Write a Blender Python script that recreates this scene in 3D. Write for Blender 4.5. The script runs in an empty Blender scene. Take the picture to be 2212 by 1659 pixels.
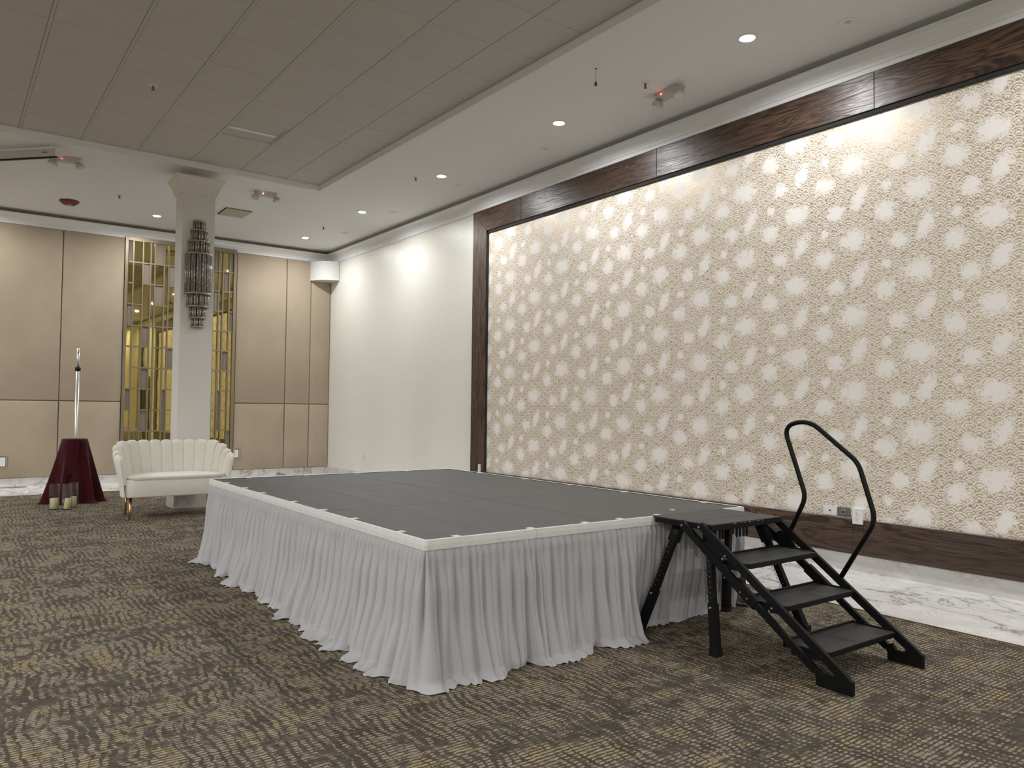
import bpy, bmesh, math, random
import numpy as np
from mathutils import Vector, Matrix
random.seed(7)
rng = np.random.default_rng(11)
PI = math.pi
SC = bpy.context.scene
COL = SC.collection

# ------------------------------------------------------------------ camera
F = 1663.116
H = 1.248
rx = np.array([2244., 79.5, F]); rx /= np.linalg.norm(rx)
ry = np.array([-1234., 39.5, F]); ry /= np.linalg.norm(ry)
rz = np.cross(rx, ry); rz /= np.linalg.norm(rz); ry = np.cross(rz, rx)
R = np.stack([rx, ry, rz], 1)
cd = bpy.data.cameras.new('camera')
cam = bpy.data.objects.new('camera', cd); COL.objects.link(cam)
cd.sensor_width = 36.0; cd.lens = F / 2212 * 36.0; cd.clip_start = .05; cd.clip_end = 100
M = Matrix.Identity(4)
for i in range(3):
    M[i][0] = R[0][i]; M[i][1] = -R[1][i]; M[i][2] = -R[2][i]
M.translation = Vector((0, 0, H))
cam.matrix_world = M
SC.camera = cam

# ------------------------------------------------------------------ world, exposure
w = bpy.data.worlds.new('world'); SC.world = w; w.use_nodes = True
w.node_tree.nodes['Background'].inputs[0].default_value = (.02, .02, .02, 1)
SC.view_settings.view_transform = 'Standard'
try: SC.view_settings.look = 'None'
except Exception: pass
SC.view_settings.gamma = 1.0
SC.view_settings.use_curve_mapping = False
SC.view_settings.exposure = 0.76
SC.cycles.max_bounces = 10; SC.cycles.diffuse_bounces = 6; SC.cycles.glossy_bounces = 4
SC.cycles.caustics_reflective = False; SC.cycles.caustics_refractive = False
SC.cycles.sample_clamp_indirect = 4.0
LIGHT_W = 19.0        # the row of downlights over the wallpaper and the back wall
LIGHT_FILL = 66.0      # fill: unseen downlights added to brighten the left of the scene
LIGHT_COL = (.985, .985, 1.0)

XW, YW = 5.845, 13.678      # right wall, back wall
SO, TR = 4.15, 4.226        # soffit and tray ceiling heights
TX, TY = 4.012, 9.818      # tray corner
XL, YF = -9.0, -7.0         # left wall, front wall (out of view)

# ------------------------------------------------------------------ helpers
def srgb(r, g, b):
    def f(c):
        c /= 255.
        return c / 12.92 if c <= .04045 else ((c + .055) / 1.055) ** 2.4
    return (f(r), f(g), f(b), 1.0)

class MB:
    def __init__(s): s.v = []; s.f = []; s.sm = []
    def add(s, vs, fs, smooth=False):
        n = len(s.v); s.v += [tuple(map(float, p)) for p in vs]
        s.f += [tuple(i + n for i in f) for f in fs]; s.sm += [smooth] * len(fs)
        return s
    def box(s, x0, x1, y0, y1, z0, z1):
        vs = [(x, y, z) for z in (z0, z1) for y in (y0, y1) for x in (x0, x1)]
        return s.add(vs, [(0, 2, 3, 1), (4, 5, 7, 6), (0, 1, 5, 4), (2, 6, 7, 3), (0, 4, 6, 2), (1, 3, 7, 5)])
    def cbox(s, x0, x1, y0, y1, z0, z1, c=.004):
        """box with chamfered edges"""
        bm = bmesh.new(); bmesh.ops.create_cube(bm, size=1)
        for v in bm.verts:
            v.co = Vector((x0 + (v.co.x + .5) * (x1 - x0), y0 + (v.co.y + .5) * (y1 - y0), z0 + (v.co.z + .5) * (z1 - z0)))
        bmesh.ops.bevel(bm, geom=list(bm.edges), offset=c, segments=2, affect='EDGES', profile=.6)
        return s.frombm(bm, False)
    def frombm(s, bm, smooth):
        bm.verts.ensure_lookup_table(); bm.verts.index_update()
        vs = [v.co[:] for v in bm.verts]; fs = [tuple(v.index for v in f.verts) for f in bm.faces]
        bm.free(); return s.add(vs, fs, smooth)
    def bar(s, a, b, wd, ht, up=(0, 0, 1)):
        a = Vector(a); b = Vector(b); d = (b - a).normalized(); up = Vector(up)
        if abs(d.dot(up)) > .98: up = Vector((1, 0, 0))
        sx = d.cross(up).normalized(); u = sx.cross(d).normalized()
        vs = []
        for p in (a, b):
            for i, j in ((-1, -1), (1, -1), (1, 1), (-1, 1)):
                vs.append(p + sx * i * wd / 2 + u * j * ht / 2)
        return s.add(vs, [(3, 2, 1, 0), (4, 5, 6, 7), (0, 1, 5, 4), (1, 2, 6, 5), (2, 3, 7, 6), (3, 0, 4, 7)])
    def tube(s, pts, r, n=10, caps=True, closed=False):
        pts = [Vector(p) for p in pts]; m = len(pts)
        rr = r if isinstance(r, (list, tuple)) else [r] * m
        vs = []; prev = None
        for i, p in enumerate(pts):
            if closed: d = (pts[(i + 1) % m] - pts[i - 1]).normalized()
            elif i == 0: d = (pts[1] - p).normalized()
            elif i == m - 1: d = (p - pts[-2]).normalized()
            else: d = ((pts[i + 1] - p).normalized() + (p - pts[i - 1]).normalized()).normalized()
            if prev is None:
                a = Vector((0, 0, 1)) if abs(d.z) < .9 else Vector((1, 0, 0))
                u = d.cross(a).normalized()
            else:
                u = (prev - d * prev.dot(d)).normalized()
            prev = u; w_ = d.cross(u)
            for k in range(n):
                t = 2 * PI * k / n
                vs.append(p + (u * math.cos(t) + w_ * math.sin(t)) * rr[i])
        fs = []
        for i in range(m if closed else m - 1):
            j = (i + 1) % m
            for k in range(n):
                k2 = (k + 1) % n
                fs.append((i * n + k, i * n + k2, j * n + k2, j * n + k))
        s.add(vs, fs, True)
        if caps and not closed:
            nn = len(s.v) - len(vs)
            s.f.append(tuple(nn + k for k in reversed(range(n)))); s.sm.append(False)
            s.f.append(tuple(nn + (m - 1) * n + k for k in range(n))); s.sm.append(False)
        return s
    def lathe(s, cx, cy, prof, n=24, smooth=True, a0=0, a1=2 * PI):
        full = abs(a1 - a0 - 2 * PI) < 1e-6
        k = n if full else n + 1; vs = []; fs = []
        for (r, z) in prof:
            for i in range(k):
                t = a0 + (a1 - a0) * i / n
                vs.append((cx + r * math.cos(t), cy + r * math.sin(t), z))
        for j in range(len(prof) - 1):
            for i in range(n):
                i2 = (i + 1) % k
                fs.append((j * k + i, j * k + i2, (j + 1) * k + i2, (j + 1) * k + i))
        s.add(vs, fs, smooth)
        if full:
            b = len(s.v) - len(vs)
            if prof[0][0] > 1e-5: s.f.append(tuple(b + i for i in reversed(range(k)))); s.sm.append(False)
            if prof[-1][0] > 1e-5: s.f.append(tuple(b + (len(prof) - 1) * k + i for i in range(k))); s.sm.append(False)
        return s
    def prism(s, poly, axis, a, b):
        """extrude a 2D polygon along axis ('x','y','z') from a to b"""
        n = len(poly)
        def P3(p, t):
            return {'x': (t, p[0], p[1]), 'y': (p[0], t, p[1]), 'z': (p[0], p[1], t)}[axis]
        vs = [P3(p, a) for p in poly] + [P3(p, b) for p in poly]
        fs = [tuple(reversed(range(n))), tuple(range(n, 2 * n))] + [(i, (i + 1) % n, n + (i + 1) % n, n + i) for i in range(n)]
        return s.add(vs, fs)
    def grid(s, P, smooth=True, flip=False):
        """P: array (m,n,3)"""
        m, n = P.shape[:2]
        fs = []
        for i in range(m - 1):
            for j in range(n - 1):
                q = (i * n + j, i * n + j + 1, (i + 1) * n + j + 1, (i + 1) * n + j)
                fs.append(q[::-1] if flip else q)
        return s.add(P.reshape(-1, 3), fs, smooth)
    def build(s, name, mat, parent=None, label=None, recalc=True, cat=None, group=None, kind=None):
        off = Vector((0, 0, 0)); p = parent
        while p is not None: off += Vector(p.location); p = p.parent
        me = bpy.data.meshes.new(name)
        me.from_pydata([(v[0] - off.x, v[1] - off.y, v[2] - off.z) for v in s.v], [], s.f)
        me.polygons.foreach_set('use_smooth', s.sm)
        if recalc:
            bm = bmesh.new(); bm.from_mesh(me); bmesh.ops.recalc_face_normals(bm, faces=bm.faces); bm.to_mesh(me); bm.free()
        me.materials.append(mat); me.update()
        o = bpy.data.objects.new(name, me); COL.objects.link(o)
        if parent: o.parent = parent
        tag(o, label, cat, group, kind)
        return o

def tag(o, label=None, cat=None, group=None, kind=None):
    if label: o['label'] = label
    if cat: o['category'] = cat
    if group: o['group'] = group
    if kind: o['kind'] = kind
    return o
def thing(name, loc, label, cat, group=None):
    o = bpy.data.objects.new(name, None); COL.objects.link(o); o.location = loc; o.empty_display_size = .1
    return tag(o, label, cat, group)
def dup(root, loc, label, group=None):
    r = root.copy(); COL.objects.link(r); r.location = loc; r['label'] = label
    if group: r['group'] = group
    for ch in list(root.children):
        c = ch.copy(); COL.objects.link(c); c.parent = r
        for g in ch.children:
            d = g.copy(); COL.objects.link(d); d.parent = c
    return r
def shared(src, name, parent, loc):
    o = bpy.data.objects.new(name, src.data); COL.objects.link(o); o.parent = parent; o.location = loc
    return o

# ------------------------------------------------------------------ shader helpers
class E:
    """tiny expression wrapper over shader math nodes"""
    def __init__(s, nt, sock): s.nt = nt; s.s = sock
    @staticmethod
    def m(op, *a):
        nt = next(x.nt for x in a if isinstance(x, E))
        n = nt.nodes.new('ShaderNodeMath'); n.operation = op
        for i, x in enumerate(a):
            if isinstance(x, E): nt.links.new(x.s, n.inputs[i])
            else: n.inputs[i].default_value = x
        return E(nt, n.outputs[0])
    def __add__(s, o): return E.m('ADD', s, o)
    __radd__ = __add__
    def __sub__(s, o): return E.m('SUBTRACT', s, o)
    def __rsub__(s, o): return E.m('SUBTRACT', o, s)
    def __mul__(s, o): return E.m('MULTIPLY', s, o)
    __rmul__ = __mul__
    def __truediv__(s, o): return E.m('DIVIDE', s, o)
def floor_(a): return E.m('FLOOR', a)
def fract(a): return E.m('FRACT', a)
def rnd(a): return E.m('ROUND', a)
def absf(a): return E.m('ABSOLUTE', a)
def sqrt_(a): return E.m('SQRT', a)
def mn(a, b): return E.m('MINIMUM', a, b)
def mx(a, b): return E.m('MAXIMUM', a, b)
def lt(a, b): return E.m('LESS_THAN', a, b)
def sstep(x, a, b):
    n = x.nt.nodes.new('ShaderNodeMapRange'); n.interpolation_type = 'SMOOTHSTEP'
    x.nt.links.new(x.s, n.inputs[0]); n.inputs[1].default_value = a; n.inputs[2].default_value = b
    n.inputs[3].default_value = 0; n.inputs[4].default_value = 1
    return E(x.nt, n.outputs[0])

def newmat(name, color=(.8, .8, .8, 1), rough=.5, metal=0., spec=.5):
    m = bpy.data.materials.new(name); m.use_nodes = True
    b = m.node_tree.nodes['Principled BSDF']
    b.inputs['Base Color'].default_value = color; b.inputs['Roughness'].default_value = rough
    b.inputs['Metallic'].default_value = metal; b.inputs['Specular IOR Level'].default_value = spec
    return m, m.node_tree, b
def pos(nt, obj=False):
    if obj:
        n = nt.nodes.new('ShaderNodeTexCoord'); return n.outputs['Object']
    n = nt.nodes.new('ShaderNodeNewGeometry'); return n.outputs['Position']
def xyz(nt, vec):
    n = nt.nodes.new('ShaderNodeSeparateXYZ'); nt.links.new(vec, n.inputs[0])
    return [E(nt, n.outputs[i]) for i in range(3)]
def comb(x, y, z=0.):
    nt = next(a.nt for a in (x, y, z) if isinstance(a, E))
    n = nt.nodes.new('ShaderNodeCombineXYZ')
    for i, a in enumerate((x, y, z)):
        if isinstance(a, E): nt.links.new(a.s, n.inputs[i])
        else: n.inputs[i].default_value = a
    return n.outputs[0]
def scl(nt, vec, s, loc=(0, 0, 0)):
    n = nt.nodes.new('ShaderNodeMapping'); nt.links.new(vec, n.inputs[0])
    n.inputs['Scale'].default_value = s; n.inputs['Location'].default_value = loc
    return n.outputs[0]
def noise(nt, vec, scale=5., detail=2., rough=.5, dist=0.):
    n = nt.nodes.new('ShaderNodeTexNoise'); nt.links.new(vec, n.inputs['Vector'])
    n.inputs['Scale'].default_value = scale; n.inputs['Detail'].default_value = detail
    n.inputs['Roughness'].default_value = rough; n.inputs['Distortion'].default_value = dist
    return E(nt, n.outputs[0])
def mix(nt, fac, a, b):
    n = nt.nodes.new('ShaderNodeMix'); n.data_type = 'RGBA'
    if isinstance(fac, E): nt.links.new(fac.s, n.inputs[0])
    else: n.inputs[0].default_value = fac
    for i, c in ((6, a), (7, b)):
        if isinstance(c, tuple): n.inputs[i].default_value = c
        else: nt.links.new(c, n.inputs[i])
    return n.outputs[2]
def bump(nt, b, h, strength=.3, dist=.01):
    n = nt.nodes.new('ShaderNodeBump'); n.inputs['Strength'].default_value = strength; n.inputs['Distance'].default_value = dist
    nt.links.new(h.s, n.inputs['Height']); nt.links.new(n.outputs[0], b.inputs['Normal'])
def basecol(nt, b, c): nt.links.new(c, b.inputs['Base Color'])

def simple(name, col, rough=.5, metal=0., spec=.5, var=.06, nscale=6., bmp=0., bscale=200.):
    m, nt, b = newmat(name, col, rough, metal, spec)
    p = pos(nt, True); n = noise(nt, p, nscale, 3)
    d = tuple(max(0, c * (1 - var)) for c in col[:3]) + (1,); l = tuple(min(1, c * (1 + var)) for c in col[:3]) + (1,)
    basecol(nt, b, mix(nt, n, d, l))
    if bmp: bump(nt, b, noise(nt, p, bscale, 2), bmp, .002)
    return m

# ------------------------------------------------------------------ materials
M_soffit = simple('painted_soffit', (.74, .745, .75, 1), .8, spec=.2, var=.02, nscale=1.5, bmp=.05)
M_tile = simple('acoustic_tile', (.52, .50, .475, 1), .9, spec=.15, var=.03, nscale=3, bmp=.25, bscale=260)
M_grid = simple('tile_grid', (.50, .485, .46, 1), .7, spec=.2, var=.03)
M_crown = simple('crown_paint', (.76, .77, .78, 1), .45, var=.02)
M_column = simple('column_paint', (.66, .64, .60, 1), .6, spec=.3, var=.02)
M_white = simple('white_plastic', (.70, .70, .68, 1), .4, var=.02)
M_whitegrey = simple('grey_white_plastic', (.50, .48, .46, 1), .45, var=.03)
M_black = simple('black_metal', (.006, .006, .0065, 1), .42, spec=.16, var=.2, bmp=.1, bscale=400)
M_blackp = simple('black_plastic', (.006, .006, .006, 1), .5, spec=.3, var=.1)
M_steel = simple('steel', (.55, .54, .52, 1), .3, metal=1, var=.05)
M_greyplate = simple('grey_plate', (.17, .16, .15, 1), .45, metal=.5, var=.05)
M_gold = simple('brushed_gold_leg', (.62, .38, .15, 1), .25, metal=1, var=.06)
M_bronze = simple('bronze_bar', (.235, .192, .128, 1), .42, metal=.55, var=.05)
M_taupe = simple('taupe_infill', (.205, .172, .137, 1), .85, spec=.2, var=.05, nscale=30)
M_aluminium = simple('aluminium_pole', (.75, .74, .72, 1), .3, metal=.9, var=.04)
M_candle = simple('cream_wax', (.80, .72, .45, 1), .5, var=.04)
M_red = simple('red_plastic', (.16, .02, .025, 1), .4, var=.05)
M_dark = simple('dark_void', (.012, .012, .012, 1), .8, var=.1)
M_boucle = simple('ivory_velvet', (.66, .64, .56, 1), .85, spec=.2, var=.03, nscale=20, bmp=.1, bscale=500)
M_boucle.node_tree.nodes['Principled BSDF'].inputs['Sheen Weight'].default_value = .3
M_pipingm = simple('ivory_piping', (.50, .48, .41, 1), .8, var=.03)
M_deckframe = simple('deck_edge', (.05, .05, .05, 1), .5, var=.1)
M_brass = simple('brass_strip', (.35, .25, .13, 1), .4, metal=.7)

# skirt fabric
m, nt, b = newmat('white_skirt_fabric', (.60, .59, .60, 1), .8, spec=.15)
p = pos(nt, True); n = noise(nt, p, 4., 3)
basecol(nt, b, mix(nt, n, (.36, .352, .362, 1), (.40, .392, .402, 1)))
b.inputs['Sheen Weight'].default_value = .15
bump(nt, b, noise(nt, p, 900., 1), .08, .001)
M_skirt = m
m, nt, b = newmat('satin_header', (.70, .68, .66, 1), .42, spec=.5)
p = pos(nt, True); n = noise(nt, scl(nt, p, (25, 25, 8)), 1., 3)
basecol(nt, b, mix(nt, n, (.58, .565, .55, 1), (.70, .685, .67, 1))); bump(nt, b, n, .5, .01)
M_header = m
# burgundy cloth
m, nt, b = newmat('burgundy_cloth', (.075, .006, .012, 1), .8, spec=.1)
p = pos(nt, True)
basecol(nt, b, mix(nt, noise(nt, p, 25, 3), (.032, .0022, .005, 1), (.052, .0045, .009, 1)))
b.inputs['Sheen Weight'].default_value = .12
M_burg = m
# beige upholstered panel
m, nt, b = newmat('beige_suede_panel', (.48, .38, .26, 1), .85, spec=.2)
p = pos(nt)
n1 = noise(nt, scl(nt, p, (1.2, 1.2, .8)), 1., 4, .6); n2 = noise(nt, scl(nt, p, (60, 60, 6)), 1., 3)
c = mix(nt, sstep(n1, .35, .7), (.330, .270, .195, 1), (.385, .320, .240, 1))
c2 = mix(nt, n2 * .25, c, (.33, .265, .185, 1)); basecol(nt, b, c2)
bump(nt, b, n2, .15, .003); b.inputs['Sheen Weight'].default_value = .25
M_panel = m
# cream wall with orange-peel gloss
m, nt, b = newmat('cream_wall_paint', (.72, .70, .63, 1), .28, spec=.5)
p = pos(nt)
basecol(nt, b, mix(nt, noise(nt, p, .8, 2), (.67, .655, .59, 1), (.70, .69, .625, 1)))
bump(nt, b, noise(nt, p, 9., 3, .6) + noise(nt, p, 60., 2) * .15, .14, .02)
nt.links.new((noise(nt, p, 3, 3) * .12 + .32).s, b.inputs['Roughness'])
M_cream = m
# gold mirror
m, nt, b = newmat('gold_tinted_mirror', (.62, .50, .10, 1), .02, metal=1.)
p = pos(nt); bump(nt, b, noise(nt, p, 1.6, 2), .03, .02)
basecol(nt, b, mix(nt, noise(nt, p, 2., 2), (.56, .455, .175, 1), (.62, .51, .21, 1)))
M_mirror = m

def marble(name, sc=1., vein=1., base=(.80, .785, .765, 1), dark=(.25, .24, .26, 1), rough=.22):
    m, nt, b = newmat(name, base, rough, spec=.5)
    p = pos(nt)
    tc = nt.nodes.new('ShaderNodeObjectInfo')
    addn = nt.nodes.new('ShaderNodeVectorMath'); addn.operation = 'MULTIPLY_ADD'
    cmb = nt.nodes.new('ShaderNodeCombineXYZ')
    for i in range(3): nt.links.new(tc.outputs['Random'], cmb.inputs[i])
    nt.links.new(cmb.outputs[0], addn.inputs[0]); addn.inputs[1].default_value = (17, 31, 9); nt.links.new(p, addn.inputs[2])
    q = addn.outputs[0]
    w1 = noise(nt, scl(nt, q, (2.2 * sc, 1.1 * sc, 2.2 * sc)), 1., 6, .6, .8)
    v1 = absf(w1 - .5)
    w2 = noise(nt, scl(nt, q, (5.5 * sc, 3. * sc, 5.5 * sc), (3, 1, 7)), 1., 7, .65, 1.4)
    v2 = absf(w2 - .48)
    msk = sstep(noise(nt, scl(nt, q, (1.3, .8, 1.3)), 1., 2), .30, .50)
    line1 = (1. - sstep(v1, .0, .026)) * msk
    line2 = (1. - sstep(v2, .0, .016)) * .6 * mx(msk, .25)
    cloud = (1. - sstep(v1, .0, .16)) * .26
    fac = mn(mx(mx(line1, line2), cloud) * vein, 1.)
    basecol(nt, b, mix(nt, fac, base, dark))
    return m
M_marblef = marble('marble_floor_tile', 1., .85, (.80, .785, .76, 1), (.235, .22, .235, 1))
M_marbleb = marble('marble_base', 1.5, 1.0, (.60, .585, .56, 1), (.25, .23, .23, 1), .3)

# dark stained oak
def oak(name, axis):
    m, nt, b = newmat(name, (.05, .028, .018, 1), .32, spec=.5)
    p = pos(nt)
    s = {'y': (9., .9, 9.), 'z': (9., 9., .9)}[axis]
    q = scl(nt, p, s)
    g = noise(nt, q, 1.1, 3, .55, .6)
    rings = absf(fract(g * 9.) - .5) * 2.
    fine = noise(nt, scl(nt, p, tuple(22 * c for c in s)), 1., 3, .7)
    f = mn(rings * .65 + fine * .45, 1.)
    c = mix(nt, sstep(f, .2, .8), (.016, .008, .005, 1), (.100, .055, .032, 1))
    basecol(nt, b, mix(nt, sstep(noise(nt, q, .35, 2), .35, .7), c, mix(nt, f, (.022, .013, .009, 1), (.060, .036, .024, 1))))
    bump(nt, b, f, .35, .004)
    nt.links.new((fine * .15 + .27).s, b.inputs['Roughness'])
    return m
M_oaky = oak('dark_oak_long', 'y'); M_oakz = oak('dark_oak_upright', 'z')

# wallpaper with scallops and blank bursts
def wallpaper():
    m, nt, b = newmat('scallop_wallpaper', (.66, .61, .53, 1), .45, spec=.4)
    p = pos(nt); X, Y, Z = xyz(nt, p)
    big = noise(nt, p, 55., 3, .6); fine = noise(nt, p, 170., 2, .6)
    wob = (noise(nt, p, 30., 2) - .5) * .010
    Rr, hh = .0644, .0381
    v = Z + wob; u = Y + (noise(nt, scl(nt, p, (1, 1, 1), (5, 5, 5)), 30., 2) - .5) * .010
    kk = floor_(v / hh); f = v - kk * hh
    def dist(j):
        row = kk - j                                  # centre row
        par = fract(row * .5) * 2.                    # 0 or 1
        uu = u / Rr - par                             # centres at even integers
        du = absf(uu - rnd(uu * .5) * 2.) * Rr
        dv = f + j * hh
        return sqrt_(du * du + dv * dv) / Rr
    d1 = dist(1.); d0 = dist(0.)
    in1 = lt(d1, 1.)
    r = in1 * d1 + (1. - in1) * d0
    def band(x, a, b_, s=.035): return sstep(x, a - s, a + s) * (1. - sstep(x, b_ - s, b_ + s))
    ink = band(r, .90, 1.3, .03) + band(r, .58, .73, .03) + band(r, .31, .45, .03) + band(r, -.2, .16, .05) * .8 + band(r, .79, .83, .02) * .55
    ink = mn(ink, 1.)
    ink = ink * (.30 + .70 * sstep(fine + (big - .5) * .9, .38, .56)) + sstep(fine + (big - .5) * .8, .56, .66) * .35
    # bursts without print, on a half-drop lattice
    pu, pv = .5155, .61
    def blob(bu, bv, a, c, ang=0.):
        u1 = Y - bu; ci = rnd(u1 / pu); du = u1 - ci * pu
        v1 = Z - bv - ci * (pv / 2)
        dv = v1 - rnd(v1 / pv) * pv
        ca, sa = math.cos(ang), math.sin(ang)
        x = (du * ca + dv * sa) / a; y = (dv * ca - du * sa) / c
        return sqrt_(x * x + y * y)
    e = blob(3.306, 2.02, .050, .038)
    e = mn(e, blob(3.456, 2.265, .033, .028))
    e = mn(e, blob(3.562, 1.903, .037, .033))
    e = mn(e, blob(3.256, 2.350, .024, .048, .5))
    e = mn(e, blob(3.552, 2.102, .017, .017))
    spl = (noise(nt, p, 130., 3, .7) - .5) * 2.6 + .5; lo = noise(nt, p, 24., 2, .6)
    densy = sstep(e + (lo - .5) * 4.2, .2, 4.0)
    gate = sstep(densy * 1.15 - .06 - spl, -.15, .15)
    halo = sstep(e, .8, 3.2)
    ink = ink * gate * (.75 + halo * .25)
    ground = mix(nt, halo, (.79, .765, .72, 1), (.80, .755, .675, 1))
    tan = (.44, .34, .22, 1)
    basecol(nt, b, mix(nt, mn(ink, 1.), ground, tan))
    nt.links.new((ink * .5).s, b.inputs['Metallic'])
    nt.links.new((.42 - ink * .06).s, b.inputs['Roughness'])
    bump(nt, b, ink + noise(nt, p, 300., 2) * .3, .12, .002)
    return m
M_paper = wallpaper()

# carpet
def carpet():
    m, nt, b = newmat('patterned_carpet', (.06, .05, .04, 1), .95, spec=.1)
    p = pos(nt); X, Y, Z = xyz(nt, p)
    wy = (noise(nt, scl(nt, p, (1.2, .8, 1)), 1.6, 2) - .5) * .02
    wx = (noise(nt, scl(nt, p, (.8, 1.6, 1), (7, 2, 0)), 2.6, 3, .6) - .5) * .13 + (noise(nt, scl(nt, p, (2., 6., 1)), 3., 2) - .5) * .014
    mid = noise(nt, scl(nt, p, (28., 70., 1), (3, 9, 0)), 1., 2, .5)
    ty = (Y + wy) / .0205; fy = absf(fract(ty) - .5) * 2.
    tx = (X + wx) / .038; fx = absf(fract(tx) - .5) * 2.
    fibre = noise(nt, p, 330., 2, .6)
    blot = noise(nt, scl(nt, p, (26., 11., 1), (1, 3, 0)), 1., 3, .6)
    band_ = noise(nt, scl(nt, p, (2.2, 9., 1), (8, 3, 0)), 1., 3, .6)
    dens = noise(nt, scl(nt, p, (1.3, 2.0, 1), (4, 4, 0)), 1., 3, .55)
    colw = noise(nt, scl(nt, p, (7., 3.5, 1), (5, 5, 0)), 1., 2, .5)
    row = 1. - sstep(fy + (mid - .5) * 1.5, .44, .72)
    colm = 1. - sstep(fx + (mid - .5) * .7 - (colw - .5) * 2.3, .55, .80)
    keep = sstep(blot * .85 + dens * .35 + band_ * .35, .67, .80)
    dash = row * colm * keep
    # long unbroken threads
    lng = sstep(noise(nt, scl(nt, p, (3.2, 95., 1), (2, 2, 0)), 1., 1), .66, .72)
    dash = mx(dash, lng * .8)
    dash = dash * (.55 + .45 * sstep(noise(nt, scl(nt, p, (34., 80., 1), (9, 9, 0)), 1., 1), .36, .52)) * (.45 + sstep(fibre, .34, .58) * .55)
    t2 = Y / .0075; f2 = absf(fract(t2) - .5) * 2.
    thr = (1. - sstep(f2, .35, .8)) * sstep(noise(nt, scl(nt, p, (16., 40., 1), (1, 7, 3)), 1., 2), .50, .62) * .28
    base = mix(nt, sstep(noise(nt, scl(nt, p, (5., 9., 1)), 1., 3), .35, .65), (.066, .055, .045, 1), (.090, .077, .062, 1))
    base = mix(nt, sstep(noise(nt, scl(nt, p, (3.6, 6.4, 1), (8, 1, 0)), 1., 3), .60, .70) * .4, base, (.058, .060, .054, 1))
    base = mix(nt, fibre * .5, base, (.036, .030, .024, 1))
    yel = mix(nt, sstep(noise(nt, scl(nt, p, (4., 7., 1), (2, 5, 0)), 1., 3), .45, .68), (.37, .315, .225, 1), (.44, .345, .17, 1))
    yel = mix(nt, sstep(noise(nt, scl(nt, p, (9., 30., 1), (6, 5, 0)), 1., 2), .66, .72) * .8, yel, (.50, .34, .085, 1))
    c = mix(nt, thr, base, (.22, .19, .14, 1))
    c = mix(nt, mn(dash, 1.), c, yel)
    basecol(nt, b, c)
    bump(nt, b, fibre + dash * .5, .5, .004)
    return m
M_carpet = carpet()

# stage deck
m, nt, b = newmat('stage_deck_vinyl', (.075, .073, .070, 1), .38, spec=.4)
p = pos(nt)
st = noise(nt, scl(nt, p, (16., .8, 1)), 1., 4, .6); s2 = noise(nt, scl(nt, p, (300., 12., 1)), 1., 2)
basecol(nt, b, mix(nt, st * .7 + s2 * .3, (.046, .045, .043, 1), (.082, .081, .078, 1)))  # soft reflection streaks along the ribbing, put into the deck colour
nt.links.new((st * .22 + .46).s, b.inputs['Roughness']); bump(nt, b, s2, .12, .002)
M_deck = m
m, nt, b = newmat('stair_tread_vinyl', (.03, .03, .029, 1), .5, spec=.4)
p = pos(nt)
basecol(nt, b, mix(nt, noise(nt, scl(nt, p, (40, 4, 1)), 1., 3), (.024, .024, .023, 1), (.036, .035, .034, 1)))
bump(nt, b, noise(nt, p, 500., 1), .1, .001)
M_tread = m
# glass
m, nt, b = newmat('clear_glass', (.9, .92, .91, 1), .04)
tr_ = nt.nodes.new('ShaderNodeBsdfTransparent'); tr_.inputs[0].default_value = (.95, .96, .955, 1)
gl_ = nt.nodes.new('ShaderNodeBsdfGlossy'); gl_.inputs['Roughness'].default_value = .05
fr_ = nt.nodes.new('ShaderNodeLayerWeight'); fr_.inputs[0].default_value = .3
ms_ = nt.nodes.new('ShaderNodeMixShader'); sm_ = noise(nt, pos(nt, True), 30., 2) * .06
fc_ = E(nt, fr_.outputs[1]); fc_ = fc_ * fc_ * fc_ * .7
nt.links.new((fc_ + sm_).s, ms_.inputs[0]); nt.links.new(tr_.outputs[0], ms_.inputs[1]); nt.links.new(gl_.outputs[0], ms_.inputs[2])
nt.links.new(ms_.outputs[0], nt.nodes['Material Output'].inputs['Surface'])
M_glass = m
m, nt, b = newmat('crystal_rod', (.46, .42, .39, 1), .16, metal=.45)
bump(nt, b, noise(nt, scl(nt, pos(nt, True), (1, 1, .35)), 60., 2), .35, .006)
basecol(nt, b, mix(nt, sstep(noise(nt, pos(nt, True), 55., 2), .56, .66), (.30, .27, .245, 1), (.85, .83, .80, 1)))
M_crystal = m
M_nickel = simple('dark_nickel_ring', (.36, .32, .27, 1), .32, metal=.7, var=.08)
def emit(name, col, st):
    m, nt, b = newmat(name, (.0, .0, .0, 1), .5)
    b.inputs['Emission Color'].default_value = col; b.inputs['Emission Strength'].default_value = st
    n = noise(nt, pos(nt, True), 3.); nt.links.new(mix(nt, n, col, col), b.inputs['Emission Color'])
    return m
M_lens = emit('lit_lens', (1., .97, .96, 1), 22.)
M_led = emit('red_led', (1., .06, .04, 1), 14.)
M_ledw = emit('amber_led', (1., .35, .2, 1), 9.)
M_glasspanel = simple('frosted_lens', (.62, .60, .55, 1), .35, var=.04)

# ------------------------------------------------------------------ structure
def struct(o): o['kind'] = 'structure'; return o
floor = MB().add([(XL, YF, 0), (XW, YF, 0), (XW, YW, 0), (XL, YW, 0)], [(0, 1, 2, 3)]).build('floor', M_carpet, recalc=False); struct(floor)
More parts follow.
